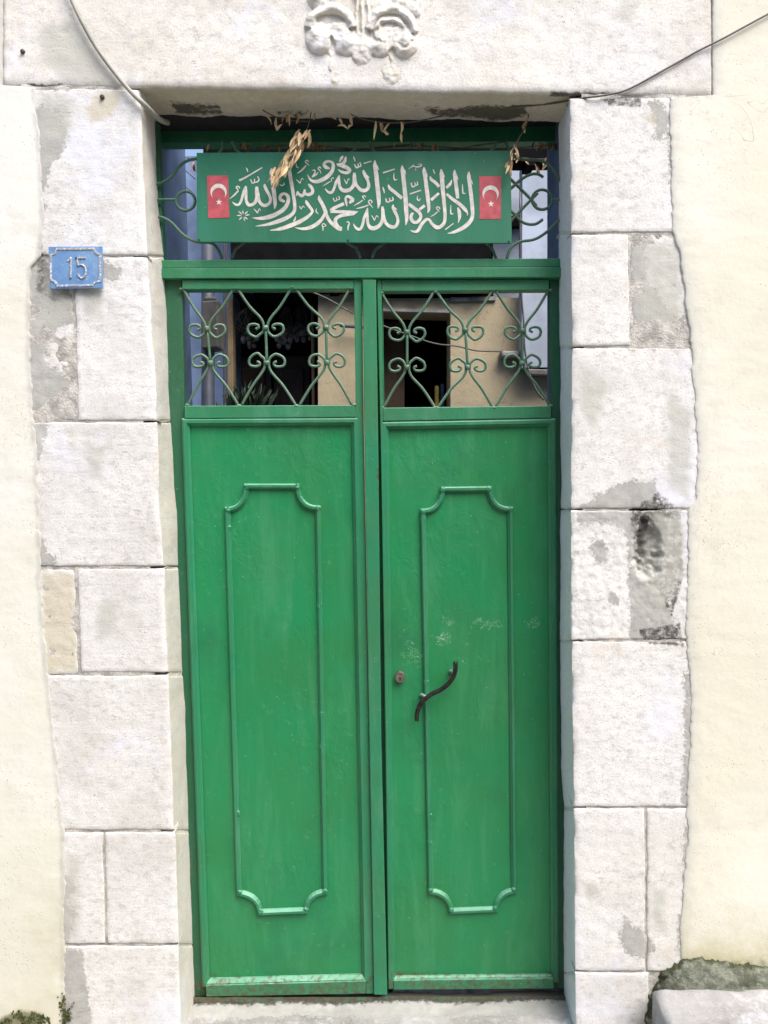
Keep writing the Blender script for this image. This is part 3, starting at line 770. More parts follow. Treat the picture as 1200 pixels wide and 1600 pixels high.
def moss_mortar():
    m = Mat('mossy_cement'); n = m.noise(26, 8, 0.7); n2 = m.noise(90, 6, 0.7)
    c = m.mix(m.ramp(n, 0.38, 0.62), (0.25, 0.265, 0.215), (0.12, 0.13, 0.095))
    a = m.attr('stain'); s = m.math('ADD', a, m.math('MULTIPLY', m.math('SUBTRACT', m.noise(40, 8, 0.75), 0.5), 2.6))
    c = m.mix(m.ramp(s, -0.1, 0.5, 0, 0.9), c, (0.055, 0.06, 0.03))
    c = m.mix(m.ramp(n2, 0.60, 0.72, 0, 0.7), c, (0.45, 0.46, 0.42))
    m.bump(m.math('ADD', n, m.math('MULTIPLY', n2, 0.6)), 0.9, 0.012)
    return m.done(c, 0.95, spec=0.15)
M_moss = moss_mortar()
poly = [(998, 1700), (1002, 1600), (1010, 1560), (1032, 1515), (1065, 1494), (1085, 1488), (1130, 1495), (1200, 1503), (1300, 1500), (1420, 1510), (1420, 1700)]
gx = [985 + 4 * i for i in range(105)]; gy = [1475 + 4 * i for i in range(50)]
X, Y = np.meshgrid(gx, gy); S = sdf_poly(X, Y, poly)
rows = []; stn = []
for i, y in enumerate(gy):
    row = []; s_ = []
    for j, x in enumerate(gx):
        s = S[i, j] + mn.noise(Vector((x * 0.08, y * 0.08, 2))) * 7 + mn.noise(Vector((x * 0.25, y * 0.25, 2))) * 4
        h = 0.02 if s <= 0 else 0
        dep = 0.014 - 0.024 * min(1, max(0, s + 4) / 22) - 0.034 * min(1, max(0, s) / 55) ** 0.8
        p = P(x, y, dep); p.y += fbm(p, 30, 5) * 0.006 * (1 if s > 0 else 0)
        row.append(p); s_.append(1.0 - s / 16.0)
    rows.append(row); stn.append(s_)
mb = MB(); mb.grid(rows, stain=stn)
tag(mb.build('cement_fillet', M_moss, None, smooth=True), 'mossy green grey cement fillet where the step stone meets the wall', 'cement')
# moss clumps at the foot of the left plaster
M_mossg = simple('green_moss', (0.085, 0.105, 0.03), 0.95, 0.6, 90, 0.6)
mb = MB(); rg = random.Random(4)
for i in range(1700):
    if i < 1350: x = rg.uniform(-40, 78); top = 1578 + abs(x - 35) ** 1.3 * 0.10; y = rg.uniform(top, 1625)
    else: x = rg.gauss(104, 4); y = rg.uniform(1552, 1620)
    if mn.noise(Vector((x * 0.06, y * 0.06, 8))) < -0.12: continue
    c = P(x, y, -0.007); r = rg.uniform(0.0009, 0.0030)
    mb.lump(c + Vector((0, rg.uniform(0, 0.004), 0)), Vector((r, r * 0.8, r * rg.uniform(0.6, 1.6))), 5, 3, 0.8, 900)
tag(mb.build('moss', M_mossg, None, smooth=True), 'green moss growing at the foot of the left plaster', 'moss', kind='stuff')

# ------------------------------------------------------------------ door frame with transom grille
DF = thing('door_frame', 'green painted iron frame with scrolled transom grille around the double door', 'door frame', P(590, 1566, 0.17))
mb = MB(); mb.prism([(236, 191), (884, 189), (884, 221), (236, 223)], 0.29, 0.34); mb.build('head_beam', M_frame, DF, bevel=0.002)
mb = MB(); mb.prism([(240, 406.5), (890, 403.5), (890, 417), (240, 419)], 0.150, 0.20)
mb.prism([(240, 419.3), (890, 417.3), (890, 433), (240, 435)], 0.143, 0.20); mb.build('transom_bar', M_frame, DF, bevel=0.0018)
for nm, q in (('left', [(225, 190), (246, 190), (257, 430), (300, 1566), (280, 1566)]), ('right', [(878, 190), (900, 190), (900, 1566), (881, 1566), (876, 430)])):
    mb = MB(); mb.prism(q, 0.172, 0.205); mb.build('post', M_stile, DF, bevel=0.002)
mb = MB()
rr = []
for i in range(60):
    x = 300 + 590 * i / 59
    y0 = 1558 if x < 600 else 1557; k = mn.noise(Vector((x * 0.05, 2, 2)))
    rr.append([P(x, y0 + k, 0.152), P(x, y0 + 9 + k * 1.5, 0.150), P(x, y0 + 11 + k, 0.2)])
mb.grid(rr, rust=[[0.15, 0.1, 0.0]] * 60); mb.build('sill_bar', M_iron, DF)

mb = MB(); YG = 0.160; rb = 0.0043
def gpath(b, pts, Y=YG, r=rb, sm=5): b.tube([P(x, y, Y) for x, y in pts], r, 8, sm)
# left side waves, ring and arcs
ring = lambda cx, cy, r: [(cx + r * math.cos(a), cy - r * math.sin(a)) for a in [2 * math.pi * k / 16 for k in range(17)]]
gpath(mb, [(236, 289), (252, 286), (268, 276), (282, 258), (300, 249), (330, 247), (345, 235), (347, 222)])
gpath(mb, [(232, 313), (255, 312), (275, 312)])
gpath(mb, ring(290, 314, 15), sm=2)
gpath(mb, [(238, 337), (256, 341), (270, 350), (285, 366), (305, 377), (330, 380), (341, 390), (347, 404)])
gpath(mb, [(362, 404), (368, 390), (380, 380), (420, 345), (460, 332), (500, 345), (540, 378), (556, 388), (563, 404)])
gpath(mb, [(581, 404), (587, 390), (600, 380), (640, 345), (676, 332), (715, 345), (755, 376), (768, 388), (775, 404)])
gpath(mb, [(362, 222), (370, 236), (384, 246), (420, 280), (460, 296), (500, 280), (536, 246), (552, 236), (560, 222)])
gpath(mb, [(577, 222), (584, 236), (600, 246), (640, 280), (676, 296), (715, 280), (752, 246), (768, 236), (776, 222)])
# right side
gpath(mb, [(890, 296), (873, 279), (858, 258), (840, 250), (815, 249), (800, 240), (790, 222)])
gpath(mb, [(792, 404), (798, 388), (812, 378), (835, 374), (855, 362), (872, 346), (890, 338)])
gpath(mb, [(890, 313), (876, 312), (861, 312)])
gpath(mb, ring(847, 312, 15.5), sm=2)
gpath(mb, [(778, 262), (800, 282), (830, 312), (838, 322)]); gpath(mb, [(780, 368), (805, 338), (828, 314), (840, 302)])
gpath(mb, [(770, 320), (800, 293), (815, 280), (828, 273), (840, 272), (849, 277)])
gpath(mb, [(770, 310), (800, 331), (812, 344), (824, 350), (837, 350), (848, 343)])
mb.build('transom_grille', M_iron, DF, smooth=True)

# ------------------------------------------------------------------ the two leaves
def sweep(b, pts, closed, prof, Ypanel, attr=None):
    """moulding of a given cross-section run along an outline lying on the panel"""
    q = [P(x, y, Ypanel) for x, y in pts]; n = len(q); rings = []
    for i in range(n):
        a = q[(i - 1) % n] if (closed or i > 0) else None; c = q[(i + 1) % n] if (closed or i < n - 1) else None
        d1 = (q[i] - a) if a is not None else (c - q[i]); d2 = (c - q[i]) if c is not None else d1
        d1 = Vector((d1.x, 0, d1.z)).normalized(); d2 = Vector((d2.x, 0, d2.z)).normalized()
        n1 = Vector((d1.z, 0, -d1.x)); n2 = Vector((d2.z, 0, -d2.x)); m = (n1 + n2)
        if m.length < 1e-5: m = n1.copy()
        m.normalize(); k = 1 / max(0.5, m.dot(n1))
        wv = 1 + 0.06 * mn.noise(q[i] * 20)
        rings.append([Vector((q[i].x + m.x * o * k, Ypanel - dd * wv, q[i].z + m.z * o * k)) for o, dd in prof])
    if closed: rings.append(rings[0])
    b.grid(rings)
def subdiv(pts, step, closed=True):
    out = []
    n = len(pts)
    for i in range(n if closed else n - 1):
        a, c = pts[i], pts[(i + 1) % n]; L = math.hypot(c[0] - a[0], c[1] - a[1]); k = max(1, int(L / step))
        out += [(a[0] + (c[0] - a[0]) * j / k, a[1] + (c[1] - a[1]) * j / k) for j in range(k)]
    if not closed: out.append(pts[-1])
    return out
def arc_pts(p, c, q, n=7):
    """quarter curve from p to q bulging towards c"""
    return [((1 - t) ** 2 * p[0] + 2 * t * (1 - t) * c[0] + t * t * q[0], (1 - t) ** 2 * p[1] + 2 * t * (1 - t) * c[1] + t * t * q[1]) for t in [i / n for i in range(n + 1)]]
PROF_BIG = [(-0.0115, 0.0), (-0.0115, 0.012), (-0.006, 0.0165), (0.003, 0.0165), (0.0055, 0.012), (0.0115, 0.006), (0.0115, 0.0)]
PROF_SM = [(-0.0085, 0.0), (-0.0085, 0.008), (-0.0045, 0.0125), (0.0025, 0.0125), (0.0045, 0.009), (0.0085, 0.005), (0.0085, 0.0)]

def panel_sheet(b, tl, tr, br, bl, Y, scr=None, rust=None):
    nu, nv = 26, 90; rows = []; sc = []; ru = []
    for i in range(nv + 1):
        v = i / nv; row = []; s1 = []; r1 = []
        for j in range(nu + 1):
            u = j / nu
            x = (tl[0] * (1 - u) + tr[0] * u) * (1 - v) + (bl[0] * (1 - u) + br[0] * u) * v
            y = (tl[1] * (1 - u) + tr[1] * u) * (1 - v) + (bl[1] * (1 - u) + br[1] * u) * v
            p = P(x, y, Y); p.y += fbm(p, 3.0, 2) * 0.0016
            row.append(p)
            s1.append(max([0.0] + [a * math.exp(-((x - cx) / rx) ** 2 - ((y - cy) / ry) ** 2) for cx, cy, rx, ry, a in (scr or [])]))
            r1.append(max([-1.0] + [a - math.hypot((x - cx) / rx, (y - cy) / ry) for cx, cy, rx, ry, a in (rust or [])]))
        rows.append(row); sc.append(s1); ru.append(r1)
    b.grid(rows, scratch=sc, rust=ru)

def scroll_set(leaf, upper, lower, tops, bots, Y):
    rel = [(-4, 6), (-9, 11), (-15, 14), (-24, 10), (-28, 3), (-26, -4), (-19, -6), (-12.5, -4.5), (-11, -0.5), (-15.5, 2)]
    for k, ((ux, uy), (lx, ly)) in enumerate(zip(upper, lower)):
        g = MB()
        rs = random.Random(k + int(ux))
        j = lambda a: a * rs.uniform(0.93, 1.07)
        for sx in (-1, 1):
            tx, ty = tops[k] if sx < 0 else tops[k + 1]; bx, by = bots[k] if sx < 0 else bots[k + 1]
            sgn = -sx
            pu = [(tx + (1.5 if sx < 0 else -1.5), ty - 1), (tx + (ux - tx) * 0.45, ty + (uy - ty) * 0.45), (ux - sgn * 9, uy - 17), (ux - sgn * 3.6, uy - 7), (ux - sgn * 3.0, uy)]
            pu += [(ux + (x if sgn > 0 else -x) * 1.0, uy + j(y)) for x, y in rel]
            gpath(g, pu, Y, rb * 0.92, 4)
            pl = [(bx + (1.5 if sx < 0 else -1.5), by + 1), (bx + (lx - bx) * 0.45, by + (ly - by) * 0.45), (lx - sgn * 9, ly + 17), (lx - sgn * 3.6, ly + 7), (lx - sgn * 3.0, ly)]
            pl += [(lx + (x if sgn > 0 else -x) * 1.0, ly - j(y) * 1.0) for x, y in rel]
            gpath(g, pl, Y, rb * 0.92, 4)
        gpath(g, [(ux, uy), ((ux + lx) / 2, (uy + ly) / 2), (lx, ly)], Y, rb * 0.95, 2)
        for cx, cy in ((ux, uy), (lx, ly)):
            g.lump(P(cx, cy, Y - 0.004), Vector((0.0078, 0.006, 0.0078)), 9, 6, 0.5, 300)
        for cx, cy in (tops[k], tops[k + 1], bots[k], bots[k + 1]):
            g.lump(P(cx + rs.uniform(-2, 2), cy, Y - 0.002 - 0.001 * k), Vector((0.008, 0.0045, 0.0045)), 7, 5, 0.6, 300)
        g.build('scroll_work', M_iron, leaf, smooth=True)

def cartouche(b, tl, tr, lt, rt, lb, rb_, bl, br, Y):
    pts = [tl, tr] + arc_pts(tr, (tr[0] + 3, rt[1]), rt)[1:]
    pts += subdiv([rt, rb_], 40, False)[1:]
    pts += arc_pts(rb_, (br[0] + 4, rb_[1] + 3), br)[1:] + [bl]
    pts += arc_pts(bl, (bl[0] - 3, lb[1] + 3), lb)[1:] + subdiv([lb, lt], 40, False)[1:]
    pts += arc_pts(lt, (tl[0] - 3, lt[1]), tl)[1:-1]
    sweep(b, pts, True, PROF_SM, Y)
    rs = random.Random(int(tl[0]))
    for c in (tl, tr, lt, rt, lb, rb_, bl, br):
        b.lump(P(c[0], c[1], Y - 0.011), Vector((0.0085, 0.005, 0.0085)), 8, 5, 0.5, 300)
    for i in range(5):
        f = rs.random(); s = rs.choice((0, 1)); a, c = ((lt, lb), (rt, rb_))[s]
        b.lump(P(a[0] + (c[0] - a[0]) * f, a[1] + (c[1] - a[1]) * f, Y - 0.009), Vector((0.008, 0.004, 0.013)), 7, 5, 0.5, 300)

# left leaf
YL = 0.152
LF = thing('door_leaf', 'left green metal door leaf without a handle', 'door', P(450, 1558, 0.17))
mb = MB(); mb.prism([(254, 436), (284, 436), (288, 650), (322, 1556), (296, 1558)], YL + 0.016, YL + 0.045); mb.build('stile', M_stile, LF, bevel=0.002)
mb = MB(); mb.prism([(553, 436), (565, 436), (567.5, 652), (584, 1553), (572, 1553), (556, 652)], YL + 0.003, YL + 0.045); mb.build('stile', M_frame, LF, bevel=0.0015)
mb = MB(); mb.prism([(284.4, 437), (552.6, 437), (552.6, 451.5), (284.4, 452)], YL + 0.001, YL + 0.046); mb.build('rail', M_frame, LF, bevel=0.002)
mb = MB(); mb.prism([(288, 634), (555.5, 633), (556, 652), (288.3, 654)], YL + 0.001, YL + 0.046); mb.build('rail', M_frame, LF, bevel=0.002)
mb = MB(); mb.prism([(321.5, 1540), (571.5, 1533), (571.5, 1553), (322, 1557.5)], YL - 0.003, YL + 0.046); mb.build('rail', M_frame, LF, bevel=0.002)
mb = MB(); b2 = [(566.5, 437), (587.5, 437), (591, 700), (595.5, 1150), (605, 1553), (584.5, 1554.5), (577, 1150), (569, 652)]
rw = []; ru = []
xl_ = lin([437, 652, 1150, 1554], [566.5, 569, 577, 584.5]); xr_ = lin([437, 700, 1150, 1554], [587.5, 591, 595.5, 605])
for i in range(141):
    y = 437 + 1117 * i / 140; a_, c_ = xl_(y), xr_(y); q = []
    for x, dy in ((a_, 0.012), (a_, -0.0085), (a_ + 1.2, -0.010), ((a_ + c_) / 2, -0.010), (c_ - 4, -0.010), (c_ - 1.2, -0.010), (c_, -0.0085), (c_, 0.012)):
        p = P(x, y, YL - 0.010); q.append(Vector((p.x, YL + dy, p.z)))
    rw.append(q); k = max([-0.4] + [1.1 - abs(y - cy) / ry for cy, ry in ((745, 12), (733, 5), (765, 5), (1300, 6), (905, 5))]); ru.append([-0.4, -0.4, -0.4, -0.4, k - 0.3, k, k, k])
mb.grid(rw, rust=ru)
mb.f.append((0, 7, 6, 5, 4, 3, 2, 1)); mb.f.append(tuple(range(140 * 8, 140 * 8 + 8)))
mb.build('astragal', M_frame, LF)
mb = MB(); mb.prism([(582, 436), (598, 436), (614, 1553), (598, 1553)], YL + 0.046, YL + 0.06); mb.build('rebate_strip', M_frame, LF)
mb = MB(); panel_sheet(mb, (284, 646), (560, 645), (577, 1540), (316, 1543), YL + 0.018,
                       [(450, 1000, 60, 200, 0.12), (380, 1330, 12, 16, 0.4)], [(560, 1470, 12, 50, 0.45), (330, 1525, 60, 10, 0.3), (500, 1524, 80, 8, 0.35)])
LP = mb.build('panel', M_panel, LF, smooth=True)
mb = MB(); sweep(mb, subdiv([(291.5, 660), (555, 658.5), (572, 1526), (323, 1533)], 40), True, PROF_BIG, YL + 0.018); mb.build('edge_moulding', M_frame, LF)
mb = MB(); cartouche(mb, (386, 760), (464, 760), (356, 796), (497, 794), (374, 1394), (508, 1392), (407, 1424), (478, 1421), YL + 0.0175); mb.build('panel_moulding', M_frame, LF)
scroll_set(LF, [(323.8, 513.8), (415, 512.5), (509.4, 511.9)], [(328.8, 567.5), (417, 567), (511, 567)],
           [(284.5, 452), (368, 449.5), (458, 448.5), (549, 450)], [(291.5, 633), (375, 634), (465, 634.5), (552, 633)], YL + 0.008)
# right leaf
YR = 0.158
RF = thing('door_leaf', 'right green metal door leaf with scratches and a curved iron handle', 'door', P(740, 1546, 0.17))
mb = MB(); mb.prism([(589, 437), (596, 437), (598, 650), (614.5, 1545), (607, 1546), (602.5, 1150), (595, 700)], YR, YR + 0.04); mb.build('stile', M_frame, RF, bevel=0.0015)
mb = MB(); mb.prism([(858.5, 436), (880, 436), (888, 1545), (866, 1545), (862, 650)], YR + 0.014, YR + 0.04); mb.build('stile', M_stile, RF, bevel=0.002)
mb = MB(); mb.prism([(596.4, 437), (858, 436.5), (858, 453), (596.4, 455)], YR + 0.001, YR + 0.041); mb.build('rail', M_frame, RF, bevel=0.002)
mb = MB(); mb.prism([(598, 637), (861.5, 634), (861.5, 653), (598.3, 658)], YR + 0.001, YR + 0.041); mb.build('rail', M_frame, RF, bevel=0.002)
mb = MB(); mb.prism([(614.8, 1532), (865.7, 1529), (865.7, 1545), (615, 1547)], YR - 0.002, YR + 0.041); mb.build('rail', M_frame, RF, bevel=0.002)
mb = MB(); panel_sheet(mb, (595, 648), (866, 645), (870, 1536), (610, 1538), YR + 0.018,
                       [(636, 985, 22, 26, 0.6), (648, 1020, 26, 20, 0.55), (700, 970, 34, 10, 0.75), (755, 975, 34, 12, 0.85), (690, 1000, 60, 16, 0.55), (730, 1005, 40, 30, 0.45), (625, 1095, 14, 22, 0.4), (690, 1160, 60, 60, 0.2), (830, 972, 20, 12, 0.9), (690, 1000, 25, 20, 0.7), (650, 1030, 30, 20, 0.7),
                        (740, 1030, 60, 22, 0.5), (700, 1060, 14, 20, 0.5), (815, 1050, 20, 15, 0.4), (755, 1060, 20, 10, 0.5), (815, 1140, 15, 15, 0.45), (850, 1460, 14, 22, 0.6), (700, 1480, 110, 40, 0.3), (740, 1390, 80, 60, 0.25), (700, 900, 60, 60, 0.15)],
                       [(640, 1526, 60, 12, 0.75), (720, 1527, 90, 8, 0.5), (614, 1500, 8, 50, 0.6), (845, 955, 6, 4, 0.9), (664, 850, 3, 60, 0.5)])
RP = mb.build('panel', M_panel, RF, smooth=True)
mb = MB(); sweep(mb, subdiv([(601, 665), (861, 660), (866, 1526), (612, 1529)], 40), True, PROF_BIG, YR + 0.018); mb.build('edge_moulding', M_frame, RF)
mb = MB(); cartouche(mb, (692, 765), (764, 764), (661, 799), (797, 796), (673, 1391), (803, 1390), (705, 1422), (774, 1419), YR + 0.0175); mb.build('panel_moulding', M_frame, RF)
scroll_set(RF, [(636, 519), (727, 516), (817, 517)], [(636, 574), (731, 574), (816, 568)],
           [(594, 458), (680, 456), (772, 453.5), (858.5, 454)], [(598, 636), (682, 637), (772, 637), (861, 634)], YR + 0.008)
# lock cylinder and handle
mb = MB(); c = P(625, 1056, YR + 0.018)
prof = [(0.0155, 0), (0.0155, 0.012), (0.0145, 0.0145), (0.012, 0.0155), (0.0118, 0.0130), (0.0002, 0.0130)]
mb.grid([[Vector((c.x + r * math.cos(a), c.y - d, c.z + r * 1.12 * math.sin(a))) for a in [2 * math.pi * k / 22 for k in range(22)]] for r, d in prof], closed_u=True)
lk = mb.build('lock_cylinder', M_steel, RF, smooth=False)
mb = MB(); cc = c + Vector((0, -0.0135, -0.004)); mb.lump(cc, Vector((0.0035, 0.0015, 0.0035)), 10, 6, 0); mb.box((cc.x - 0.0014, cc.y - 0.0012, cc.z - 0.009), (cc.x + 0.0014, cc.y + 0.001, cc.z)); mb.build('keyhole', M_black, lk)
YH = YR - 0.022
hp = [(711.5, 1034), (711.5, 1046), (708, 1058), (700, 1069), (688, 1078), (674, 1085), (663, 1093), (655.5, 1103), (651.5, 1115), (651, 1126)]
mb = MB(); mb.tube([P(x, y, YH) for x, y in hp], [0.0068] * len(hp), 12, 4); hd = mb.build('pull_handle', M_handle, RF, smooth=True)
for (x, y) in ((704, 1050), (659, 1087)):
    mb = MB(); a = P(x, y, YR + 0.02); q = P(x + 5, y + 1.5, YH); mb.tube([a, (a + q) / 2, q], [0.009, 0.006, 0.0055], 9, 2); mb.lump(a + Vector((0, -0.004, 0)), Vector((0.009, 0.005, 0.007)), 9, 6, 0.5, 300)
    mb.build('handle_mount', M_iron, hd, smooth=True)

# ------------------------------------------------------------------ painted sign board
YS = 0.118
SG = thing('sign_board', 'green painted board with white Arabic calligraphy and two red flags above the door', 'sign', P(553, 380, YS))
mb = MB(); mb.prism([(307, 238.5), (798, 235), (800, 380), (308, 378)], YS, YS + 0.008); mb.build('board', M_sign, SG, bevel=0.0012)
class Lev: n = 0
def stroke(b, pts, tx, ty, s, Y, sm=6):
    q = [Vector((tx + p[0] / s, ty + p[1] / s)) for p in pts]; r = [max(p[2], 4) / s / 2 for p in pts]
    if len(q) > 2: q, r = catmull([Vector((a.x, a.y, 0)) for a in q], r, sm)
    else: q = [Vector((a.x, a.y, 0)) for a in q]
    Y = Y - (Lev.n % 14) * 0.00006; Lev.n += 1
    L = []; n = len(q)
    for i in range(n):
        d = q[min(i + 1, n - 1)] - q[max(i - 1, 0)]
        if d.length < 1e-6: d = Vector((1, 0, 0))
        d.normalize(); m = Vector((-d.y, d.x, 0))
        L.append([P((q[i] + m * r[i]).x, (q[i] + m * r[i]).y, Y), P((q[i] - m * r[i]).x, (q[i] - m * r[i]).y, Y)])
    b.grid(L)
T1, T2, T3, T4, T5 = 355, 430, 500, 570, 650
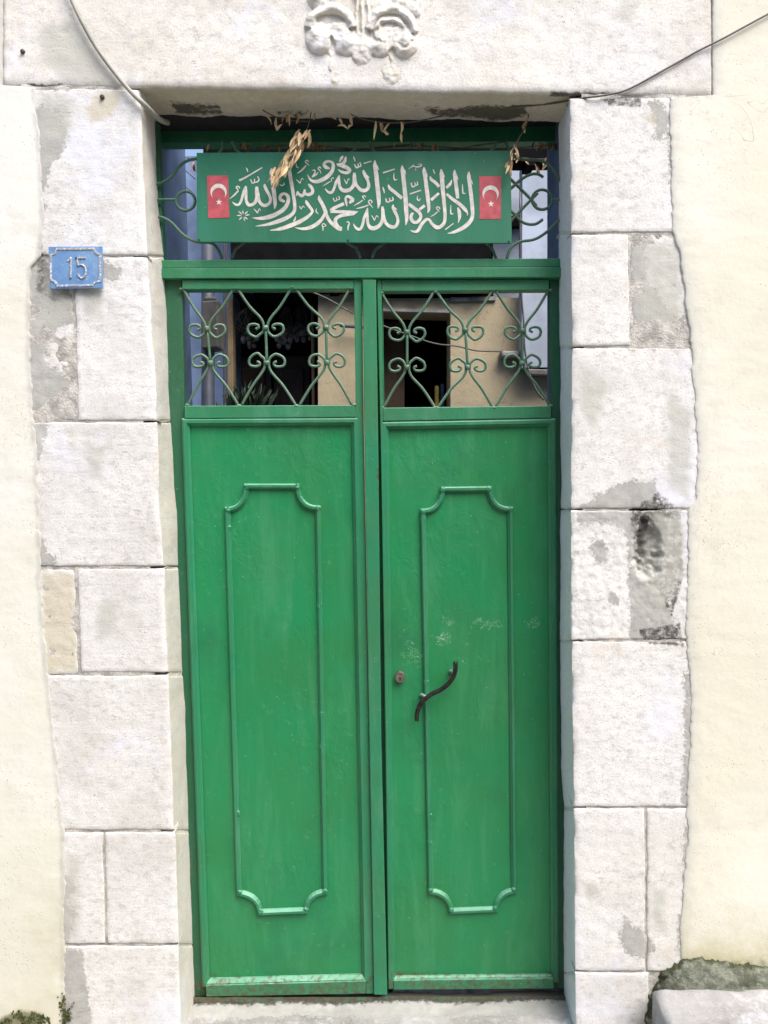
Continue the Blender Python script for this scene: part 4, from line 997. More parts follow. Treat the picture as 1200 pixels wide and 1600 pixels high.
ST = [
 (T1, [(95,905,10),(150,950,40),(205,960,46),(250,910,46),(290,790,50),(320,690,56),(352,608,26)]),
 (T1, [(352,608,30),(352,750,56),(358,880,52),(395,955,62),(440,965,58),(510,930,56),(560,830,72),(557,720,74),(552,618,50)]),
 (T1, [(556,640,40),(575,760,62),(600,890,56),(660,960,62),(720,970,62),(790,930,56),(812,860,56),(790,780,52),(740,690,56),(705,610,56),(703,568,16)]),
 (T1, [(835,272,8),(830,340,72),(850,480,80),(870,650,76),(885,800,76),(898,950,64),(885,1040,8)]),
 (T1, [(440,485,20),(470,552,26),(508,540,22),(512,470,18)]), (T1, [(508,540,20),(560,530,26),(595,495,26),(572,425,18)]),
 (T1, [(225,505,44),(300,470,34),(400,415,28),(660,260,22)]), (T1, [(355,262,10),(375,300,24),(385,345,14)]),
 (T1, [(45,850,6),(130,780,32),(195,710,28)]), (T1, [(210,720,14),(190,660,24),(168,640,20),(190,612,22),(230,632,24),(226,656,14)]),
 (T1, [(498,1035,12),(570,1110,30)]), (T1, [(568,1120,16),(600,1035,16),(627,1075,8)]),
 (T1, [(1080,900,40),(1010,868,62),(990,820,60),(1020,765,54),(1080,752,50),(1130,790,60),(1148,860,66),(1120,960,70),(1050,1050,76),(930,1130,80),(780,1190,84),(620,1215,62),(470,1205,6)]),
 (T1, [(985,575,10),(1020,600,22),(1068,578,20),(1058,545,10)]),
 (T2, [(288,280,10),(272,350,72),(290,480,70),(320,640,66),(345,800,62),(365,950,60),(360,1070,60),(300,1150,66),(180,1220,76),(40,1275,76),(-150,1330,52),(-370,1362,6)]),
 (T2, [(575,872,12),(592,920,62),(640,990,56),(690,1060,52),(685,1110,46),(600,1190,62),(450,1280,76),(280,1350,80),(100,1410,66),(-100,1440,6)]),
 (T2, [(398,795,10),(412,745,40),(432,708,40)]), (T2, [(420,740,40),(490,788,62),(535,760,56),(557,670,36)]), (T2, [(540,745,40),(620,768,60),(690,740,60),(700,670,56),(660,610,60),(618,568,20)]),
 (T2, [(822,785,14),(830,850,66),(890,960,66),(940,1080,70),(960,1150,60),(1020,1260,62),(1100,1340,68),(1200,1415,66),(1250,1415,50)]),
 (T2, [(935,1110,40),(880,1220,62),(780,1320,72),(640,1390,70),(500,1410,48),(368,1385,6)]),
 (T2, [(410,375,6),(500,310,32),(580,220,24)]), (T2, [(640,222,8),(590,180,22),(566,150,20),(595,125,20),(632,152,18)]),
 (T2, [(395,175,8),(400,240,26),(440,270,14)]), (T2, [(690,320,10),(740,310,22),(745,360,24),(692,442,30)]), (T2, [(700,435,24),(760,400,26),(810,350,8)]),
 (T2, [(860,380,8),(840,320,20),(805,285,18),(830,250,20),(860,278,16)]), (T2, [(395,485,10),(470,555,30)]), (T2, [(468,562,16),(500,465,16),(535,490,8)]),
 (T2, [(450,980,10),(490,1040,26)]), (T2, [(488,1045,14),(520,985,16),(550,1015,12)]), (T2, [(780,1025,6),(765,1080,24),(810,1135,10)]),
 (T2, [(385,1175,6),(372,1230,30),(345,1270,26)]), (T2, [(895,1450,8),(895,1380,26),(880,1345,20),(908,1310,20),(955,1350,18)]), (T2, [(895,1372,14),(960,1352,12)]),
 (T3, [(405,1412,60),(340,1370,60),(290,1290,66),(300,1220,66),(380,1170,62),(500,1140,70),(620,1120,74),(712,1085,8)]),
 (T3, [(700,1090,14),(560,1096,60),(400,1090,60),(195,1085,58)]), (T3, [(200,1072,60),(250,1030,62),(340,985,60),(450,938,60)]),
 (T3, [(505,992,8),(492,920,46),(480,840,40),(520,800,46),(580,830,62),(636,868,46)]), (T3, [(555,935,30),(590,890,72),(636,872,46)]),
 (T3, [(245,830,16),(275,890,22),(310,875,18),(308,820,14)]), (T3, [(310,872,16),(365,850,22),(350,795,14)]),
 (T3, [(630,980,6),(720,930,26),(800,875,18)]), (T3, [(838,872,8),(815,830,18),(796,806,20),(830,788,20),(862,816,18)]),
 (T3, [(680,1030,8),(780,1010,26),(910,965,22)]), (T3, [(992,1018,8),(930,940,24),(910,900,24),(940,872,24),(976,900,22),(958,932,12)]),
 (T3, [(185,278,24),(115,258,70),(75,210,52),(100,162,52),(160,142,42),(230,170,52),(250,240,62),(220,340,66),(140,430,76),(40,490,76),(-60,525,70),(-150,510,50),(-200,460,32),(-235,392,6)]),
 (T3, [(365,155,24),(400,90,54),(432,42,24)]), (T3, [(485,55,24),(468,130,60),(420,190,60),(310,200,24)]),
 (T3, [(325,215,30),(430,232,76),(520,272,70),(558,320,56),(500,360,60),(400,340,46),(335,295,10)]),
 (T3, [(97,655,10),(150,720,42),(215,730,56),(260,660,46),(300,540,52),(362,405,18)]),
 (T3, [(362,405,20),(356,540,56),(380,640,56),(440,690,72),(520,690,72),(590,650,62),(640,560,70),(645,440,66),(645,358,44)]),
 (T3, [(650,400,50),(670,560,60),(720,640,56),(790,690,70),(870,680,66),(913,610,60),(900,520,52),(850,410,66),(820,340,56),(822,302,8)]), (T3, [(880,420,40),(932,457,6)]),
 (T3, [(1030,120,8),(1030,220,74),(1055,400,80),(1075,600,80),(1095,780,84),(1105,930,64),(1085,1032,8)]), (T3, [(1060,230,44),(1106,308,6)]),
 (T3, [(645,200,16),(680,260,30),(715,250,22),(712,185,16)]), (T3, [(715,250,20),(765,230,26),(748,165,18)]), (T3, [(628,55,10),(645,100,24),(660,150,10)]), (T3, [(820,185,22),(968,140,18)]),
 (T3, [(450,475,10),(500,565,26)]), (T3, [(498,572,14),(530,475,16),(557,495,8)]), (T3, [(52,610,6),(130,560,22),(198,520,14)]), (T3, [(222,522,8),(213,482,16),(238,452,14),(262,472,12)]),
 (T3, [(525,1440,14),(530,1360,30),(550,1310,26),(520,1276,24),(498,1295,10)]),
 (T3, [(625,1312,8),(670,1390,46),(735,1420,56),(785,1370,52),(830,1200,52),(892,1018,18)]),
 (T4, [(52,1018,18),(47,1180,52),(62,1320,52),(110,1390,76),(190,1395,80),(280,1340,66),(335,1230,66),(340,1100,66),(328,990,44)]),
 (T4, [(342,1080,50),(365,1230,60),(410,1320,60),(490,1372,70),(570,1368,62),(618,1290,56),(610,1190,52),(565,1090,62),(530,1010,56),(535,952,8)]), (T4, [(560,1018,30),(608,1052,6)]),
 (T4, [(128,1158,10),(185,1250,28)]), (T4, [(184,1256,14),(220,1165,16),(257,1200,8)]),
 (T4, [(395,840,26),(415,903,30),(470,893,24),(460,830,22)]), (T4, [(470,893,22),(530,868,28),(515,812,18)]), (T4, [(338,628,16),(355,680,30),(368,747,8)]),
 (T4, [(340,362,28),(562,290,22)]), (T4, [(548,362,8),(545,440,22),(562,495,26),(608,478,12)]),
 (T4, [(700,218,8),(705,300,74),(725,450,76),(745,650,76),(765,850,80),(775,1050,80),(785,1220,64),(765,1347,8)]), (T4, [(738,310,44),(772,392,6)]),
 (T4, [(440,582,20),(470,650,60),(560,722,62),(698,838,62)]), (T4, [(820,942,56),(920,1020,64),(1010,1090,66),(1050,1180,56),(1005,1268,62),(930,1290,62),(872,1232,62),(872,1160,56),(905,1108,36)]),
 (T4, [(1025,1048,52),(1125,972,52)]),
 (T4, [(850,1438,6),(930,1465,46),(1000,1440,60),(1070,1320,60),(1150,1240,54),(1205,1240,50),(1262,1320,56),(1340,1380,76),(1420,1370,66),(1490,1290,60),(1505,1150,60),(1485,900,66),(1465,700,76),(1450,500,80),(1438,370,74),(1430,288,8)]), (T5, [(508,385,40),(537,442,6)]),
 (T5, [(150,252,8),(155,330,74),(180,500,70),(205,700,76),(230,900,70),(240,1040,54),(220,1117,8)]), (T5, [(185,365,44),(217,437,6)]),
 (T4, [(820,285,6),(890,240,18),(916,208,10)]), (T4, [(900,232,12),(990,250,22),(1062,220,26),(1040,195,14),(990,205,6)]), (T4, [(955,280,12),(955,322,6)]),
 (T4, [(870,545,22),(890,620,26),(945,600,22),(935,535,16)]), (T4, [(945,600,20),(990,580,22),(980,525,16)]), (T4, [(845,757,28),(1057,685,22)]), (T4, [(990,788,8),(985,850,24),(1015,880,22),(1042,840,14)]),
 (T5, [(266,422,12),(285,482,58),(360,540,60),(434,622,60)]), (T5, [(430,742,46),(282,872,56)]), (T5, [(568,642,50),(640,570,56),(672,488,8)]),
 (T5, [(572,755,46),(680,850,60),(820,950,66),(920,1050,66),(965,1120,24),(960,1167,6)]),
 (T5, [(725,303,8),(725,380,70),(745,550,70),(765,700,70),(782,840,58)]), (T5, [(785,1008,26),(810,1100,72),(815,1200,54),(790,1302,6)]), (T5, [(755,415,44),(792,497,6)]),
 (T5, [(995,333,8),(990,420,70),(1010,600,70),(1035,800,72),(1055,1000,72),(1060,1150,66),(1030,1250,70),(950,1340,76),(830,1420,70),(700,1475,50),(592,1497,8)]), (T5, [(1025,495,44),(1067,577,6)]),
 (T5, [(318,293,10),(335,335,24),(356,382,10)]), (T5, [(870,568,8),(875,660,22),(882,740,26),(932,745,14)]), (T5, [(655,962,8),(650,1060,22),(657,1125,30),(707,1130,10)]),
 (T5, [(272,1182,6),(340,1145,20),(405,1090,18)]), (T5, [(442,1092,10),(400,1050,20),(385,1010,22),(420,1000,20),(450,1030,16),(418,1046,10)]), (T5, [(548,1427,22),(702,1308,18)]),
]
mb = MB()
for tx, pts in ST: stroke(mb, pts, tx, 240, 12.0, YS - 0.0006)
for ex, ey in ((290, 1065), (385, 1080), (425, 1145), (385, 1235), (330, 1265), (220, 1245), (180, 1160), (210, 1080)):
    cx, cy = 305, 1162
    stroke(mb, [(cx + (ex - cx) * 0.3, cy + (ey - cy) * 0.3, 10), (cx + (ex - cx) * 0.65, cy + (ey - cy) * 0.65, 26), (ex, ey, 6)], T1, 240, 12.0, YS - 0.0006)
mb.build('lettering', M_white, SG)
def flag(corners, cx, cy, s):
    fb = MB(); fb.prism(corners, YS - 0.0010, YS - 0.0001); fo = fb.build('flag', M_red, SG)
    cb = MB(); Yc = YS - 0.0016
    R1 = 12.75 * s; R2 = 10.3 * s; off = 4.2 * s
    # crescent opening downwards
    a_lim = 2.42
    rows = []
    for i in range(41):
        a = -a_lim + 2 * a_lim * i / 40
        ox, oy = cx + R1 * math.sin(a), cy - R1 * math.cos(a)
        k = 2.42; b_ = a * 1.0
        ix, iy = cx + R2 * math.sin(b_) * 1.0, cy + off - R2 * math.cos(b_)
        f = min(1, (a_lim - abs(a)) * 3)
        ix, iy = ox + (ix - ox) * f, oy + (iy - oy) * f
        rows.append([P(ox, oy, Yc), P(ix, iy, Yc)])
    cb.grid(rows); cb.build('crescent', M_white, fo)
    sb = MB(); sx, sy = cx + 0.6, cy + 16.0 * s
    pts = [P(sx + (5.4 if i % 2 == 0 else 2.1) * s * math.sin(i * math.pi / 5), sy - (5.4 if i % 2 == 0 else 2.1) * s * math.cos(i * math.pi / 5), Yc) for i in range(10)]
    sb.add([P(sx, sy, Yc)] + pts, [(0, 1 + i, 1 + (i + 1) % 10) for i in range(10)]); sb.build('star', M_white, fo)
flag([(323.2, 274.4), (356.3, 274), (358.4, 340), (325.3, 341)], 341.5, 299.7, 1.0)
flag([(749, 275.5), (783, 275), (782.7, 342), (749.2, 342.3)], 766.5, 302.5, 1.0)
for x, y in ((795, 377), (311, 374), (544, 375)):
    mb = MB(); mb.lump(P(x, y, YS - 0.001), Vector((0.003, 0.002, 0.003)), 8, 5, 0); mb.build('screw', M_nail, SG, smooth=True)

# ------------------------------------------------------------------ house number plate
YP = -0.016
NP = thing('house_number_plate', 'small blue enamel plate with the number 15 on the left jamb', 'number plate', P(118, 451, YP))
mb = MB(); mb.prism([(75.5, 385.5), (159.5, 384.8), (160, 450), (78.5, 451)], YP, YP + 0.006); mb.build('plate', M_plate, NP, bevel=0.0008)
t_ = lambda x, y: (60 + x / 10.0, 370 + y / 10.0)
bd = [(290, 195), (860, 190), (900, 255), (960, 285), (965, 690), (890, 710), (850, 760), (300, 770), (265, 705), (195, 675), (190, 290), (260, 265)]
mb = MB(); sweep(mb, [t_(x, y) for x, y in subdiv(bd, 30)], True, [(-0.0034, 0), (-0.002, 0.0022), (0.002, 0.0022), (0.0034, 0)], YP + 0.0003); mb.build('rim', M_worn, NP)
def digit(paths):
    b = MB()
    for p in paths: b.tube([P(*t_(x, y), YP - 0.0002) for x, y in p], 0.0028, 8, 4)
    return b.build('numeral', M_worn, NP, smooth=True)
digit([[(455, 385), (480, 365), (508, 325)], [(508, 325), (506, 480), (503, 655)]])
digit([[(740, 330), (680, 332), (615, 336)], [(612, 336), (612, 390), (615, 455)], [(615, 455), (665, 440), (720, 465), (742, 530), (730, 605), (680, 648), (632, 620), (615, 585)]])
mb = MB(); mb.lump(P(*t_(590, 335), YP - 0.001), Vector((0.003, 0.0015, 0.003)), 8, 5, 0); mb.build('screw', M_black, NP)

# ------------------------------------------------------------------ nails, cables
for (x, y), lb in (((36, 81), 'rusty nail stub high on the lintel stone'), ((160, 152), 'rusty nail stub in the top stone of the left jamb')):
    mb = MB(); c = P(x, y, -0.001)
    mb.grid([[Vector((c.x + r * math.cos(a), c.y - d, c.z + r * math.sin(a))) for a in [2 * math.pi * k / 12 for k in range(12)]] for r, d in ((0.006, -0.01), (0.006, 0.004), (0.0045, 0.006), (0.0001, 0.0055))], closed_u=True)
    tag(mb.build('nail', M_nail, None, smooth=True), lb, 'nail')
cp = [(88, -60, -0.016), (105, -18, -0.016), (125, 28, -0.016), (152, 76, -0.015), (182, 117, -0.014), (206, 145, -0.014), (222, 160, -0.010), (236, 174, 0.03), (250, 187, 0.09), (262, 192, 0.15)]
mb = MB(); mb.tube([P(*q) for q in cp], [0.0058] * 6 + [0.0074] * 4, 12, 5)
tag(mb.build('cable', M_cable, None, smooth=True), 'thick grey cable running down the lintel to the left corner of the doorway', 'cable')
cp = [(1290, -25, -0.012), (1200, 22, -0.010), (1130, 60, -0.010), (1090, 80, -0.0055), (1040, 108, -0.0055), (985, 138, -0.006), (955, 147, -0.007), (925, 151.5, -0.006), (900, 155, 0.012), (860, 162, 0.06), (790, 168, 0.09), (700, 171, 0.12)]
mb = MB(); mb.tube([P(*q) for q in cp], 0.0026, 8, 5)
tag(mb.build('wire', M_wire, None, smooth=True), 'thin dark wire slanting up to the right across the lintel', 'wire')

# ------------------------------------------------------------------ dried branches over the door
def leaf(b, base, tip, width, curl=0.3, tw=0.5, tint=0.3):
    """one withered leaf: a folded, twisted strip"""
    base = Vector(base); tip = Vector(tip); d = tip - base; L = d.length; d.normalize()
    s = d.cross(Vector((0, 1, 0)));
    if s.length < 1e-4: s = Vector((1, 0, 0))
    s.normalize(); n = d.cross(s); rows = []
    for i in range(8):
        t = i / 7; wd = width * (math.sin(math.pi * min(1, t * 0.92 + 0.08)) ** 0.8) * 0.5
        a = tw * (t - 0.3) * 2; ss = s * math.cos(a) + n * math.sin(a); nn = n * math.cos(a) - s * math.sin(a)
        c = base + d * (L * t) + n * (curl * L * math.sin(t * 2.6) * 0.35) + s * (curl * L * 0.25 * math.sin(t * 3.1))
        rows.append([c - ss * wd + nn * wd * 0.7, c - ss * wd * 0.4 + nn * wd * 0.1, c + ss * wd * 0.3, c + ss * wd + nn * wd * 0.8])
    b.grid(rows, tint=[[tint] * 4] * 8)
def branch(label, twig, leaves, root, seed):
    rs = random.Random(seed)
    t = thing('dried_branch', label, 'dried branch', P(*root), 'dried branches over the doorway')
    b = MB()
    for pth in twig: b.tube([P(*q) for q in pth], 0.0016, 6, 3)
    b.build('twig', M_twig, t, smooth=True)
    b = MB()
    for (x, y, x2, y2, wd, Y, ti) in leaves:
        leaf(b, P(x, y, Y), P(x2, y2, Y + rs.uniform(-0.02, 0.012)), wd * 0.0013, rs.uniform(-0.5, 0.5), rs.uniform(-0.9, 0.9), ti)
    b.build('leaves', M_leaf, t, smooth=True)
rs = random.Random(11)
lv = []
for i in range(64):
    f = i / 63; x = 476 - 48 * f + rs.uniform(-9, 8); y = 206 + 72 * f + rs.uniform(-7, 7)
    lv.append((x + 5, y - 4, x - rs.uniform(-1, 9), y + rs.uniform(10, 22), rs.uniform(3.5, 8), 0.075 + rs.uniform(-0.015, 0.012), rs.choice([0, 0.05, 0.1, 0.25, 0.6])))
branch('long hanging spray of withered tan leaves crossing the top of the sign', [[(486, 176, 0.11), (482, 195, 0.09), (470, 225, 0.08), (440, 270, 0.078)]], lv, (470, 205, 0.08), 1)
branch('small curled brown leaves hanging from the lintel left of the sign spray', [[(410, 172, 0.12), (440, 186, 0.11), (485, 190, 0.11)]],
       [(415, 180, 424, 196, 4, 0.10, 0), (428, 192, 434, 202, 6, 0.09, 0.3), (431, 184, 433, 205, 6, 0.095, 0.05), (432, 204, 442, 194, 6, 0.09, 0.1), (444, 180, 441, 192, 4, 0.1, 0.5), (449, 178, 448, 192, 6, 0.1, 0.7),
        (453, 178, 452, 197, 5, 0.09, 0.1), (462, 178, 466, 190, 8, 0.1, 0.9), (464, 177, 467, 190, 4, 0.095, 0.1), (467, 186, 462, 193, 5, 0.09, 0.4), (482, 172, 478, 180, 4, 0.1, 0.1), (492, 176, 490, 188, 6, 0.1, 0.8)], (440, 186, 0.10), 2)
branch('bare twig with four narrow pale leaves hanging below the lintel centre', [[(548, 178, 0.12), (560, 184, 0.11), (585, 190, 0.10), (610, 192, 0.10), (640, 191, 0.10), (664, 187, 0.11), (690, 181, 0.13)]],
       [(517, 182, 526, 188, 8, 0.095, 0.1), (530, 184, 534, 198, 6, 0.09, 0.2), (528, 197, 544, 203, 6, 0.09, 0.0), (544, 202, 552, 196, 6, 0.09, 0.1), (546, 179, 551, 196, 7, 0.095, 0.0),
        (587, 189, 584, 221, 6, 0.09, 0.0), (594, 192, 597, 208, 8, 0.095, 0.7), (596, 205, 607, 212, 6, 0.09, 0.2), (608, 193, 601, 208, 5, 0.09, 0.0), (602, 211, 608, 208, 6, 0.09, 0.0),
        (627, 190, 626, 210, 6, 0.09, 0.0), (626, 208, 629, 224, 6, 0.088, 0.0), (630, 190, 634, 194, 5, 0.1, 0.6)], (600, 191, 0.10), 3)
branch('thin drooping stem with a tuft of pale leaves at the right end of the sign', [[(826, 180, 0.12), (822, 196, 0.10), (812, 214, 0.09), (800, 238, 0.08), (795, 258, 0.078)]],
       [(826, 184, 821, 197, 5, 0.1, 0.3), (822, 190, 818, 200, 5, 0.1, 0.1), (815, 197, 820, 209, 5, 0.095, 0.1), (803, 226, 811, 246, 5, 0.09, 0.1), (803, 230, 800, 250, 6, 0.085, 0.4), (798, 236, 795, 262, 6, 0.08, 0.0),
        (796, 252, 789, 262, 6, 0.08, 0.05), (795, 256, 790, 273, 6, 0.08, 0.0), (798, 254, 800, 276, 7, 0.08, 0.2), (800, 250, 797, 272, 5, 0.085, 0.1), (808, 240, 812, 248, 5, 0.085, 0.0)], (812, 214, 0.09), 4)
lv = []
for i in range(44):
    x = rs.choice([rs.uniform(320, 415), rs.uniform(415, 520), rs.uniform(415, 520), rs.uniform(610, 690), rs.uniform(835, 868)]); y = rs.uniform(221, 228)
    lv.append((x, y, x + rs.uniform(-4, 4), y + rs.uniform(8, 15), rs.uniform(4, 8), 0.24 + rs.uniform(-0.02, 0.02), rs.choice([0.2, 0.6, 0.9, 1.0])))
branch('tangle of dark twigs and shrivelled leaves behind the sign top', [[(400, 232, 0.24), (470, 226, 0.25), (560, 233, 0.24), (650, 228, 0.25), (760, 233, 0.24), (870, 226, 0.24)], [(540, 236, 0.25), (590, 230, 0.25), (640, 226, 0.25)], [(700, 240, 0.26), (740, 228, 0.26), (790, 222, 0.25)]], lv, (600, 230, 0.24), 5)

# ------------------------------------------------------------------ the yard behind the grilles
M_beige = None
def yard_plaster():
    m = Mat('buff_yard_plaster'); n = m.noise(3, 6, 0.6); n2 = m.noise(30, 6, 0.65)
    c = m.mix(m.ramp(n, 0.35, 0.65), (0.50, 0.425, 0.275), (0.42, 0.355, 0.235))
    ck = m.math('ABSOLUTE', m.math('SUBTRACT', m.noise(2.2, 5, 0.6, None, 0.5), 0.5))
    c = m.mix(m.math('MULTIPLY', m.ramp(ck, 0, 0.004, 1, 0), m.ramp(m.noise(1.3, 2), 0.45, 0.55, 0, 0.7)), c, (0.2, 0.16, 0.1))
    sx = m.noise(6, 5, 0.6, m.map(scale=(3, 1, 0.25)))
    c = m.mix(m.ramp(sx, 0.58, 0.72, 0, 0.5), c, (0.36, 0.26, 0.13))
    m.bump(n2, 0.4, 0.01)
    return m.done(c, 0.9)
M_beige = yard_plaster()
M_dark = simple('shade_black_timber', (0.008, 0.008, 0.009), 1.0, 0.4, 12, 0.3, 0.0, 0.08)  # near black carries the deep shade of overhang, awning, recess and room
M_brown = simple('brown_stained_wood', (0.075, 0.045, 0.03), 0.6, 0.4, 9, 0.3)
M_tan = simple('tan_wood_post', (0.24, 0.17, 0.09), 0.7, 0.3, 14, 0.3)
M_pipe = simple('slate_grey_pipe_paint', (0.07, 0.085, 0.12), 0.5, 0.3, 12, 0.1)
M_box = simple('weathered_brown_metal', (0.13, 0.125, 0.115), 0.55, 0.4, 14, 0.2)
YW = 2.0
t = thing('yard_wall', 'buff plastered yard wall with a dark doorway seen through the right grille', 'wall', P(650, 1200, YW))
mb = MB()
mb.prism([(497, 456), (592, 458), (592, 1250), (497, 1250)], YW, YW + 0.25)
mb.prism([(592, 466), (704, 466), (704, 487), (592, 484)], YW, YW + 0.25)
mb.prism([(704, 464), (900, 466), (900, 1250), (704, 1250)], YW, YW + 0.25)
mb.build('wall', M_beige, t)
mb = MB(); mb.prism([(585, 481), (703.5, 484), (703.5, 488.5), (585, 485.5)], YW - 0.012, YW + 0.02); mb.build('door_head', simple('flaking_white', (0.55, 0.53, 0.50), 0.9, 0.4, 12, 0.5), t)
mb = MB(); mb.prism([(704.5, 464.5), (775, 463), (775, 469), (704.5, 471)], YW - 0.015, YW + 0.02); mb.build('coping', simple('pale_coping_render', (0.36, 0.345, 0.33), 0.9, 0.4, 12, 0.5), t)
# dim room behind the doorway
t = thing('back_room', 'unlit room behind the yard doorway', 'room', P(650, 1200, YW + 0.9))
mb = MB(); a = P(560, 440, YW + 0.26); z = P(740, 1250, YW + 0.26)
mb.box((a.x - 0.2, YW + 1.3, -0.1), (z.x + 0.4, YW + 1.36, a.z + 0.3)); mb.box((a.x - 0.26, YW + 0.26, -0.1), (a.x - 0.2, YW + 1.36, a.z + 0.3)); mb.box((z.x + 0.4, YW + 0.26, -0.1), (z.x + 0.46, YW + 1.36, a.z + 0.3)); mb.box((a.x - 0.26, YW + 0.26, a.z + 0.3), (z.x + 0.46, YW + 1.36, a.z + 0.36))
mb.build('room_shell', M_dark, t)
mb = MB(); mb.prism([(560, 502), (632, 503), (632, 900), (560, 900)], YW + 0.27, YW + 0.32); mb.prism([(601, 505), (602, 505), (602, 900), (601, 900)], YW + 0.262, YW + 0.272)
tag(mb.build('inner_door', M_brown, None), 'brown wooden door standing open in the dark doorway', 'door')
for x0, x1, y0, m_, nm, lb in ((679, 686, 603, simple('ochre_plastic', (0.36, 0.28, 0.06), 0.5), 'tube', 'ochre yellow tube standing in the dark doorway'), (688, 694, 600, simple('navy_plastic', (0.02, 0.05, 0.14), 0.4), 'tube', 'navy blue tube standing beside the yellow one')):
    mb = MB(); a = P(x0, y0, YW + 0.15); b_ = P(x1, y0, YW + 0.15); r = (b_.x - a.x) / 2
    mb.tube([Vector(((a.x + b_.x) / 2, YW + 0.15, a.z - 0.45)), Vector(((a.x + b_.x) / 2, YW + 0.15, a.z - 0.01)), Vector(((a.x + b_.x) / 2, YW + 0.15, a.z))], [r, r, r * 0.8], 10, 1)
    tag(mb.build(nm, m_, None, smooth=False, bevel=0.002), lb, 'tube')
mb = MB(); c = P(625, 640, YW + 0.12)
mb.box((c.x - 0.10, YW + 0.03, c.z - 0.03), (c.x + 0.34, YW + 0.22, c.z - 0.005)); mb.box((c.x - 0.09, YW + 0.04, -0.1), (c.x - 0.06, YW + 0.21, c.z - 0.03)); mb.box((c.x + 0.30, YW + 0.04, -0.1), (c.x + 0.33, YW + 0.21, c.z - 0.03))
tag(mb.build('shelf_stand', M_box, None, bevel=0.003), 'narrow grey shelf stand in the dark doorway', 'shelf')
# upper storey overhang
t = thing('upper_storey', 'dark timber overhang above the yard', 'overhang', P(560, 460, 1.8))
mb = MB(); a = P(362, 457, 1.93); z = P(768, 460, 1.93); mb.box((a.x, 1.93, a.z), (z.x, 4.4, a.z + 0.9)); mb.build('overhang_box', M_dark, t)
mb = MB()
for i in range(9):
    x = a.x + 0.06 + (z.x - a.x - 0.16) * i / 8; mb.box((x, 1.90, a.z - 0.012), (x + 0.05, 3.0, a.z + 0.0))
mb.build('joists', M_dark, t)
mb = MB(); a = P(318, 258, 1.0); z = P(905, 261, 1.0); mb.box((a.x, 1.0, a.z), (z.x + 0.6, 1.10, a.z + 0.16))
for i in range(16):
    x = a.x + 0.02 + 0.085 * i; mb.box((x, 0.985, a.z - 0.02 - 0.02 * random.random()), (x + 0.035, 1.08, a.z + 0.002))
tag(mb.build('awning', M_dark, None), 'dark slatted awning at the top of the yard opening', 'awning')
# recess with brown door and garlic bunches
t = thing('yard_recess', 'dark recess with a brown panelled door seen through the left grille', 'recess', P(430, 1200, 2.6))
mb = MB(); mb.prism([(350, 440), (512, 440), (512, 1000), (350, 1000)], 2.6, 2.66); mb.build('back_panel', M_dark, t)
mb = MB(); mb.prism([(362, 541), (495, 541), (495, 552), (362, 552)], 2.52, 2.6); mb.build('door_lintel', M_dark, t, bevel=0.004)
for x0, x1 in ((366, 424), (428, 484)):
    mb = MB(); mb.prism([(x0, 556), (x1, 556), (x1, 900), (x0, 900)], 2.56, 2.598)
    mb.prism([(x0 + 10, 575), (x1 - 10, 575), (x1 - 10, 880), (x0 + 10, 880)], 2.545, 2.559); mb.build('door_panel', M_brown, t, bevel=0.004)
def garlic(x, y, n, lb, seed):
    rs = random.Random(seed); Y = 2.25
    t = thing('garlic_bunch', lb, 'garlic bunch', P(x, y + 25, Y), 'dried bunches hanging in the recess')
    b = MB()
    for i in range(n):
        c = P(x + max(-14, min(14, rs.gauss(0, 7))), y + 22 + max(-12, min(12, rs.gauss(0, 7))), Y + rs.uniform(-0.03, 0.03)); r = rs.uniform(0.012, 0.019); b.lump(c, Vector((r, r, r * 1.05)), 8, 6, 0.1)
    b.build('bulbs', simple('garlic_skin', (0.24, 0.215, 0.19), 0.7, 0.4, 60, 0.1) if 'garlic_skin' not in bpy.data.materials else bpy.data.materials['garlic_skin'], t, smooth=True)
    b = MB()
    for i in range(26):
        p0 = P(x + rs.gauss(0, 2), y - 28, Y); p1 = P(x + rs.gauss(0, 9), y - rs.uniform(-5, 10), Y + rs.uniform(-0.05, 0.05)); p2 = P(x + rs.gauss(0, 12), y + rs.uniform(5, 20), Y + rs.uniform(-0.05, 0.05))
        b.tube([p0, p1, p2], 0.0022, 5, 3)
    b.build('stalks', simple('dry_stalk', (0.12, 0.095, 0.065), 0.85, 0.4, 40, 0.1) if 'dry_stalk' not in bpy.data.materials else bpy.data.materials['dry_stalk'], t)
garlic(388, 508, 14, 'bunch of dried garlic hanging at the left of the dark recess', 1)
garlic(447, 508, 26, 'largest bunch of dried garlic hanging in the middle of the dark recess', 2)
garlic(474, 500, 18, 'bunch of dried garlic hanging nearest the buff wall', 3)
# left: pale wall return, post, pipe, hopper
t = thing('yard_side_wall', 'pale blue side wall of the yard behind the left grille', 'wall', P(330, 1200, 1.3))
mb = MB(); a = P(300, 500, 2.3); mb.box((a.x - 0.5, 2.3, -0.1), (P(365, 500, 2.3).x, 2.5, 3.4)); mb.box((P(258, 500, 1.6).x - 0.4, 0.62, -0.1), (P(262, 500, 1.6).x - 0.3, 2.3, 3.4)); mb.build('wall', M_blue, t)
mb = MB(); mb.tube([P(325, 1200, 1.4), P(325, 300, 1.4)], 0.030, 12, 1); t = tag(mb.build('drain_pipe', M_pipe, None, smooth=True), 'dark slate drain pipe behind the left grille', 'pipe')
mb = MB(); mb.prism([(314, 470), (341, 468), (341, 543), (314, 545)], 1.30, 1.42); mb.prism([(318, 463), (337, 463), (337, 470), (318, 470)], 1.32, 1.40)
tag(mb.build('meter_box', M_box, None, bevel=0.008), 'brown grey metal box mounted on the drain pipe', 'box')
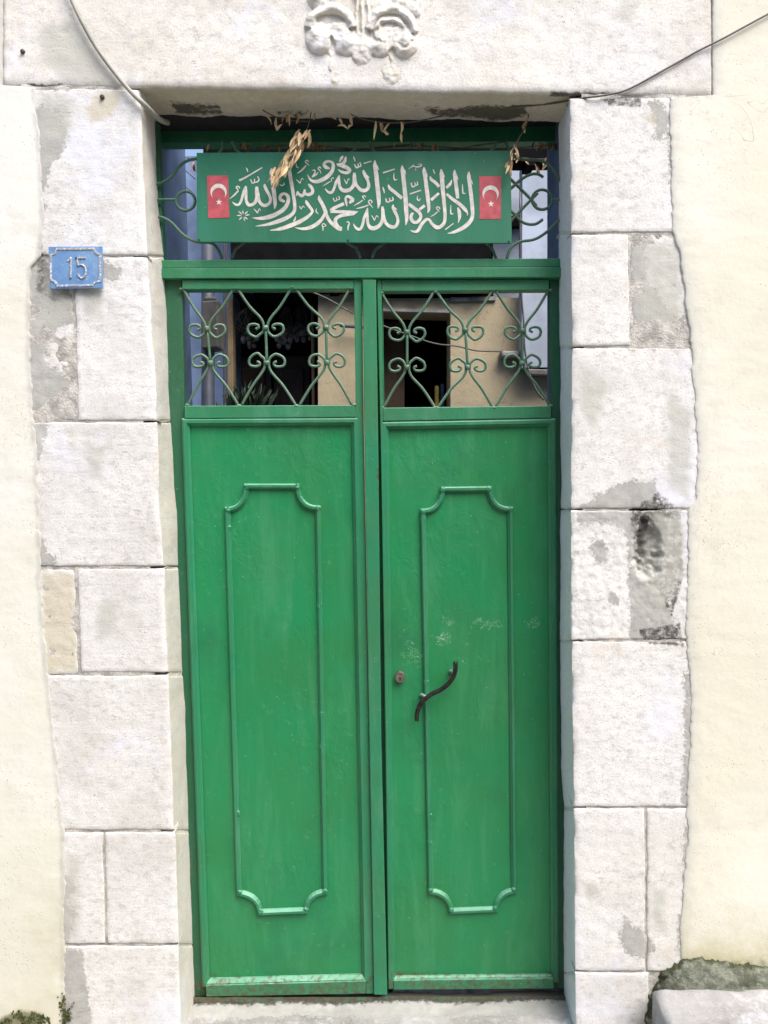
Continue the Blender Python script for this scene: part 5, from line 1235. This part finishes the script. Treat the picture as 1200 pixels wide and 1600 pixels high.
mb = MB(); mb.tube([P(350, 1200, 1.5), P(350, 300, 1.5)], 0.004, 8, 1); mb.tube([P(355, 1200, 1.5), P(353, 300, 1.5)], 0.003, 8, 1)
tag(mb.build('wire', M_wire, None), 'pair of thin wires running up beside the tan post', 'wire')
mb = MB(); mb.prism([(355, 466), (364, 466), (366, 1100), (357, 1100)], 2.05, 2.12); tag(mb.build('wooden_post', M_tan, None, bevel=0.004), 'narrow tan wooden post beside the dark recess', 'post')
# right: pale wall above and ledge
t = thing('neighbour_wall', 'pale blue white wall rising behind the right grille and transom', 'wall', P(840, 1200, 2.4))
mb = MB(); q = P(770, 300, 2.32); mb.box((q.x, 2.32, -0.1), (q.x + 2, 2.5, 3.6)); mb.prism([(817, 150), (900, 150), (900, 574), (815, 574)], 1.9, 1.99); mb.build('wall', simple('pale_blue_white', (0.42, 0.475, 0.57), 0.85, 0.3, 4, 0.3), t)
mb = MB(); mb.prism([(822, 576), (900, 578), (900, 587), (830, 586)], 1.90, 1.99); mb.build('ledge', M_box, t, bevel=0.006)
mb = MB(); mb.prism([(782, 548), (870, 547), (870, 557), (784, 558)], 1.93, 1.998); tag(mb.build('stone_ledge', simple('grey_ledge', (0.30, 0.29, 0.28), 0.9, 0.4, 20, 0.5), None, bevel=0.01), 'short grey stone ledge on the buff yard wall', 'ledge')
mb = MB(); mb.tube([P(x, y, 1.9) for x, y in ((560, 488), (592, 506), (640, 524), (680, 537), (715, 541), (745, 548), (785, 549))], 0.004, 6, 4)
tag(mb.build('cable', M_wire, None, smooth=True), 'thin cable sagging across the yard doorway to the grey ledge', 'cable')
mb = MB(); mb.tube([P(x, y, 1.86) for x, y in ((813, 300), (814, 440), (818, 500), (820, 545), (826, 580), (838, 610), (850, 625))], 0.005, 6, 4)
tag(mb.build('cable', M_wire, None, smooth=True), 'dark cable dropping down the pale wall at the far right', 'cable')
mb = MB(); mb.tube([P(x, y, 1.86) for x, y in ((476, 452), (510, 466), (552, 490))], 0.004, 6, 3)
tag(mb.build('cable', M_wire, None, smooth=True), 'short dark cable slanting across the top of the left grille view', 'cable')
mb = MB(); mb.tube([P(534, 509, 1.95), P(575, 512, 1.95)], 0.009, 10, 1); mb.lump(P(533, 508, 1.95), 0.011, 8, 6, 0.1)
tag(mb.build('pipe', M_pipe, None), 'short grey pipe stub on the buff wall', 'pipe')
# yard plant
PL = thing('potted_plant', 'dark leafy plant at the foot of the left grille', 'plant', (P(385, 640, 1.5).x, 1.5, -0.1))
mb = MB(); c = P(385, 700, 1.5); z0 = -0.10
prof = [(0.001, 0), (0.13, 0), (0.17, 0.28), (0.18, 0.30), (0.165, 0.30), (0.15, 0.27), (0.001, 0.27)]
mb.grid([[Vector((c.x + r * math.cos(a), 1.5 + r * math.sin(a), z0 + d)) for a in [2 * math.pi * k / 20 for k in range(20)]] for r, d in prof], closed_u=True); mb.build('pot', simple('terracotta', (0.33, 0.14, 0.08), 0.8), PL)
rs = random.Random(3); mb = MB(); st_ = MB(); M_fol = simple('dark_foliage', (0.03, 0.055, 0.03), 0.5, 0.4, 20, 0.1)
for i in range(120):
    x = rs.uniform(330, 440); y = rs.uniform(575, 645)
    if y < 585 + abs(x - 385) * 0.4: continue
    tp = P(x, y, 1.5 + rs.uniform(-0.15, 0.15)); bs = Vector((c.x + (tp.x - c.x) * 0.3, 1.5, tp.z - 0.22)); st_.tube([Vector((c.x, 1.5, z0 + 0.27)), (bs + Vector((c.x, 1.5, z0 + 0.27))) / 2, bs], 0.004, 5, 2)
    leaf(mb, bs, tp, rs.uniform(0.016, 0.03), rs.uniform(-0.4, 0.4), rs.uniform(-0.5, 0.5), 0.5)
mb.build('foliage', M_fol, PL, smooth=True); st_.build('stems', M_twig, PL)

rs = random.Random(21); lv = []
for i in range(90):
    x = rs.choice([rs.uniform(300, 420), rs.uniform(420, 620), rs.uniform(620, 870)]); y = 246 + rs.uniform(-8, 14)
    lv.append((x, y, x + rs.uniform(-8, 8), y + rs.uniform(8, 20), rs.uniform(5, 10), 0.95 + rs.uniform(-0.05, 0.03), rs.choice([0.7, 0.9, 1.0, 1.0])))
branch('dark withered vine trailing along the slatted awning inside the yard', [[(250, 240, 0.95), (330, 250, 0.95), (460, 244, 0.95), (620, 252, 0.95), (760, 246, 0.95), (880, 250, 0.95)], [(262, 215, 0.7), (276, 250, 0.7), (285, 285, 0.72), (300, 300, 0.74)], [(285, 262, 0.72), (305, 280, 0.74)]], lv, (600, 248, 0.95), 9)
# rake and shelf things standing in the recess
mb = MB(); mb.tube([P(492, 900, 2.2), P(489, 560, 2.2), P(488, 470, 2.2)], 0.009, 8, 2)
tag(mb.build('broom_handle', M_tan, None), 'thin wooden broom handle leaning beside the buff wall in the recess', 'broom')
mb = MB(); mb.prism([(384, 452), (408, 452), (410, 470), (386, 470)], 2.3, 2.42); tag(mb.build('crate', M_box, None, bevel=0.006), 'small dull box hung high in the dark recess', 'box')
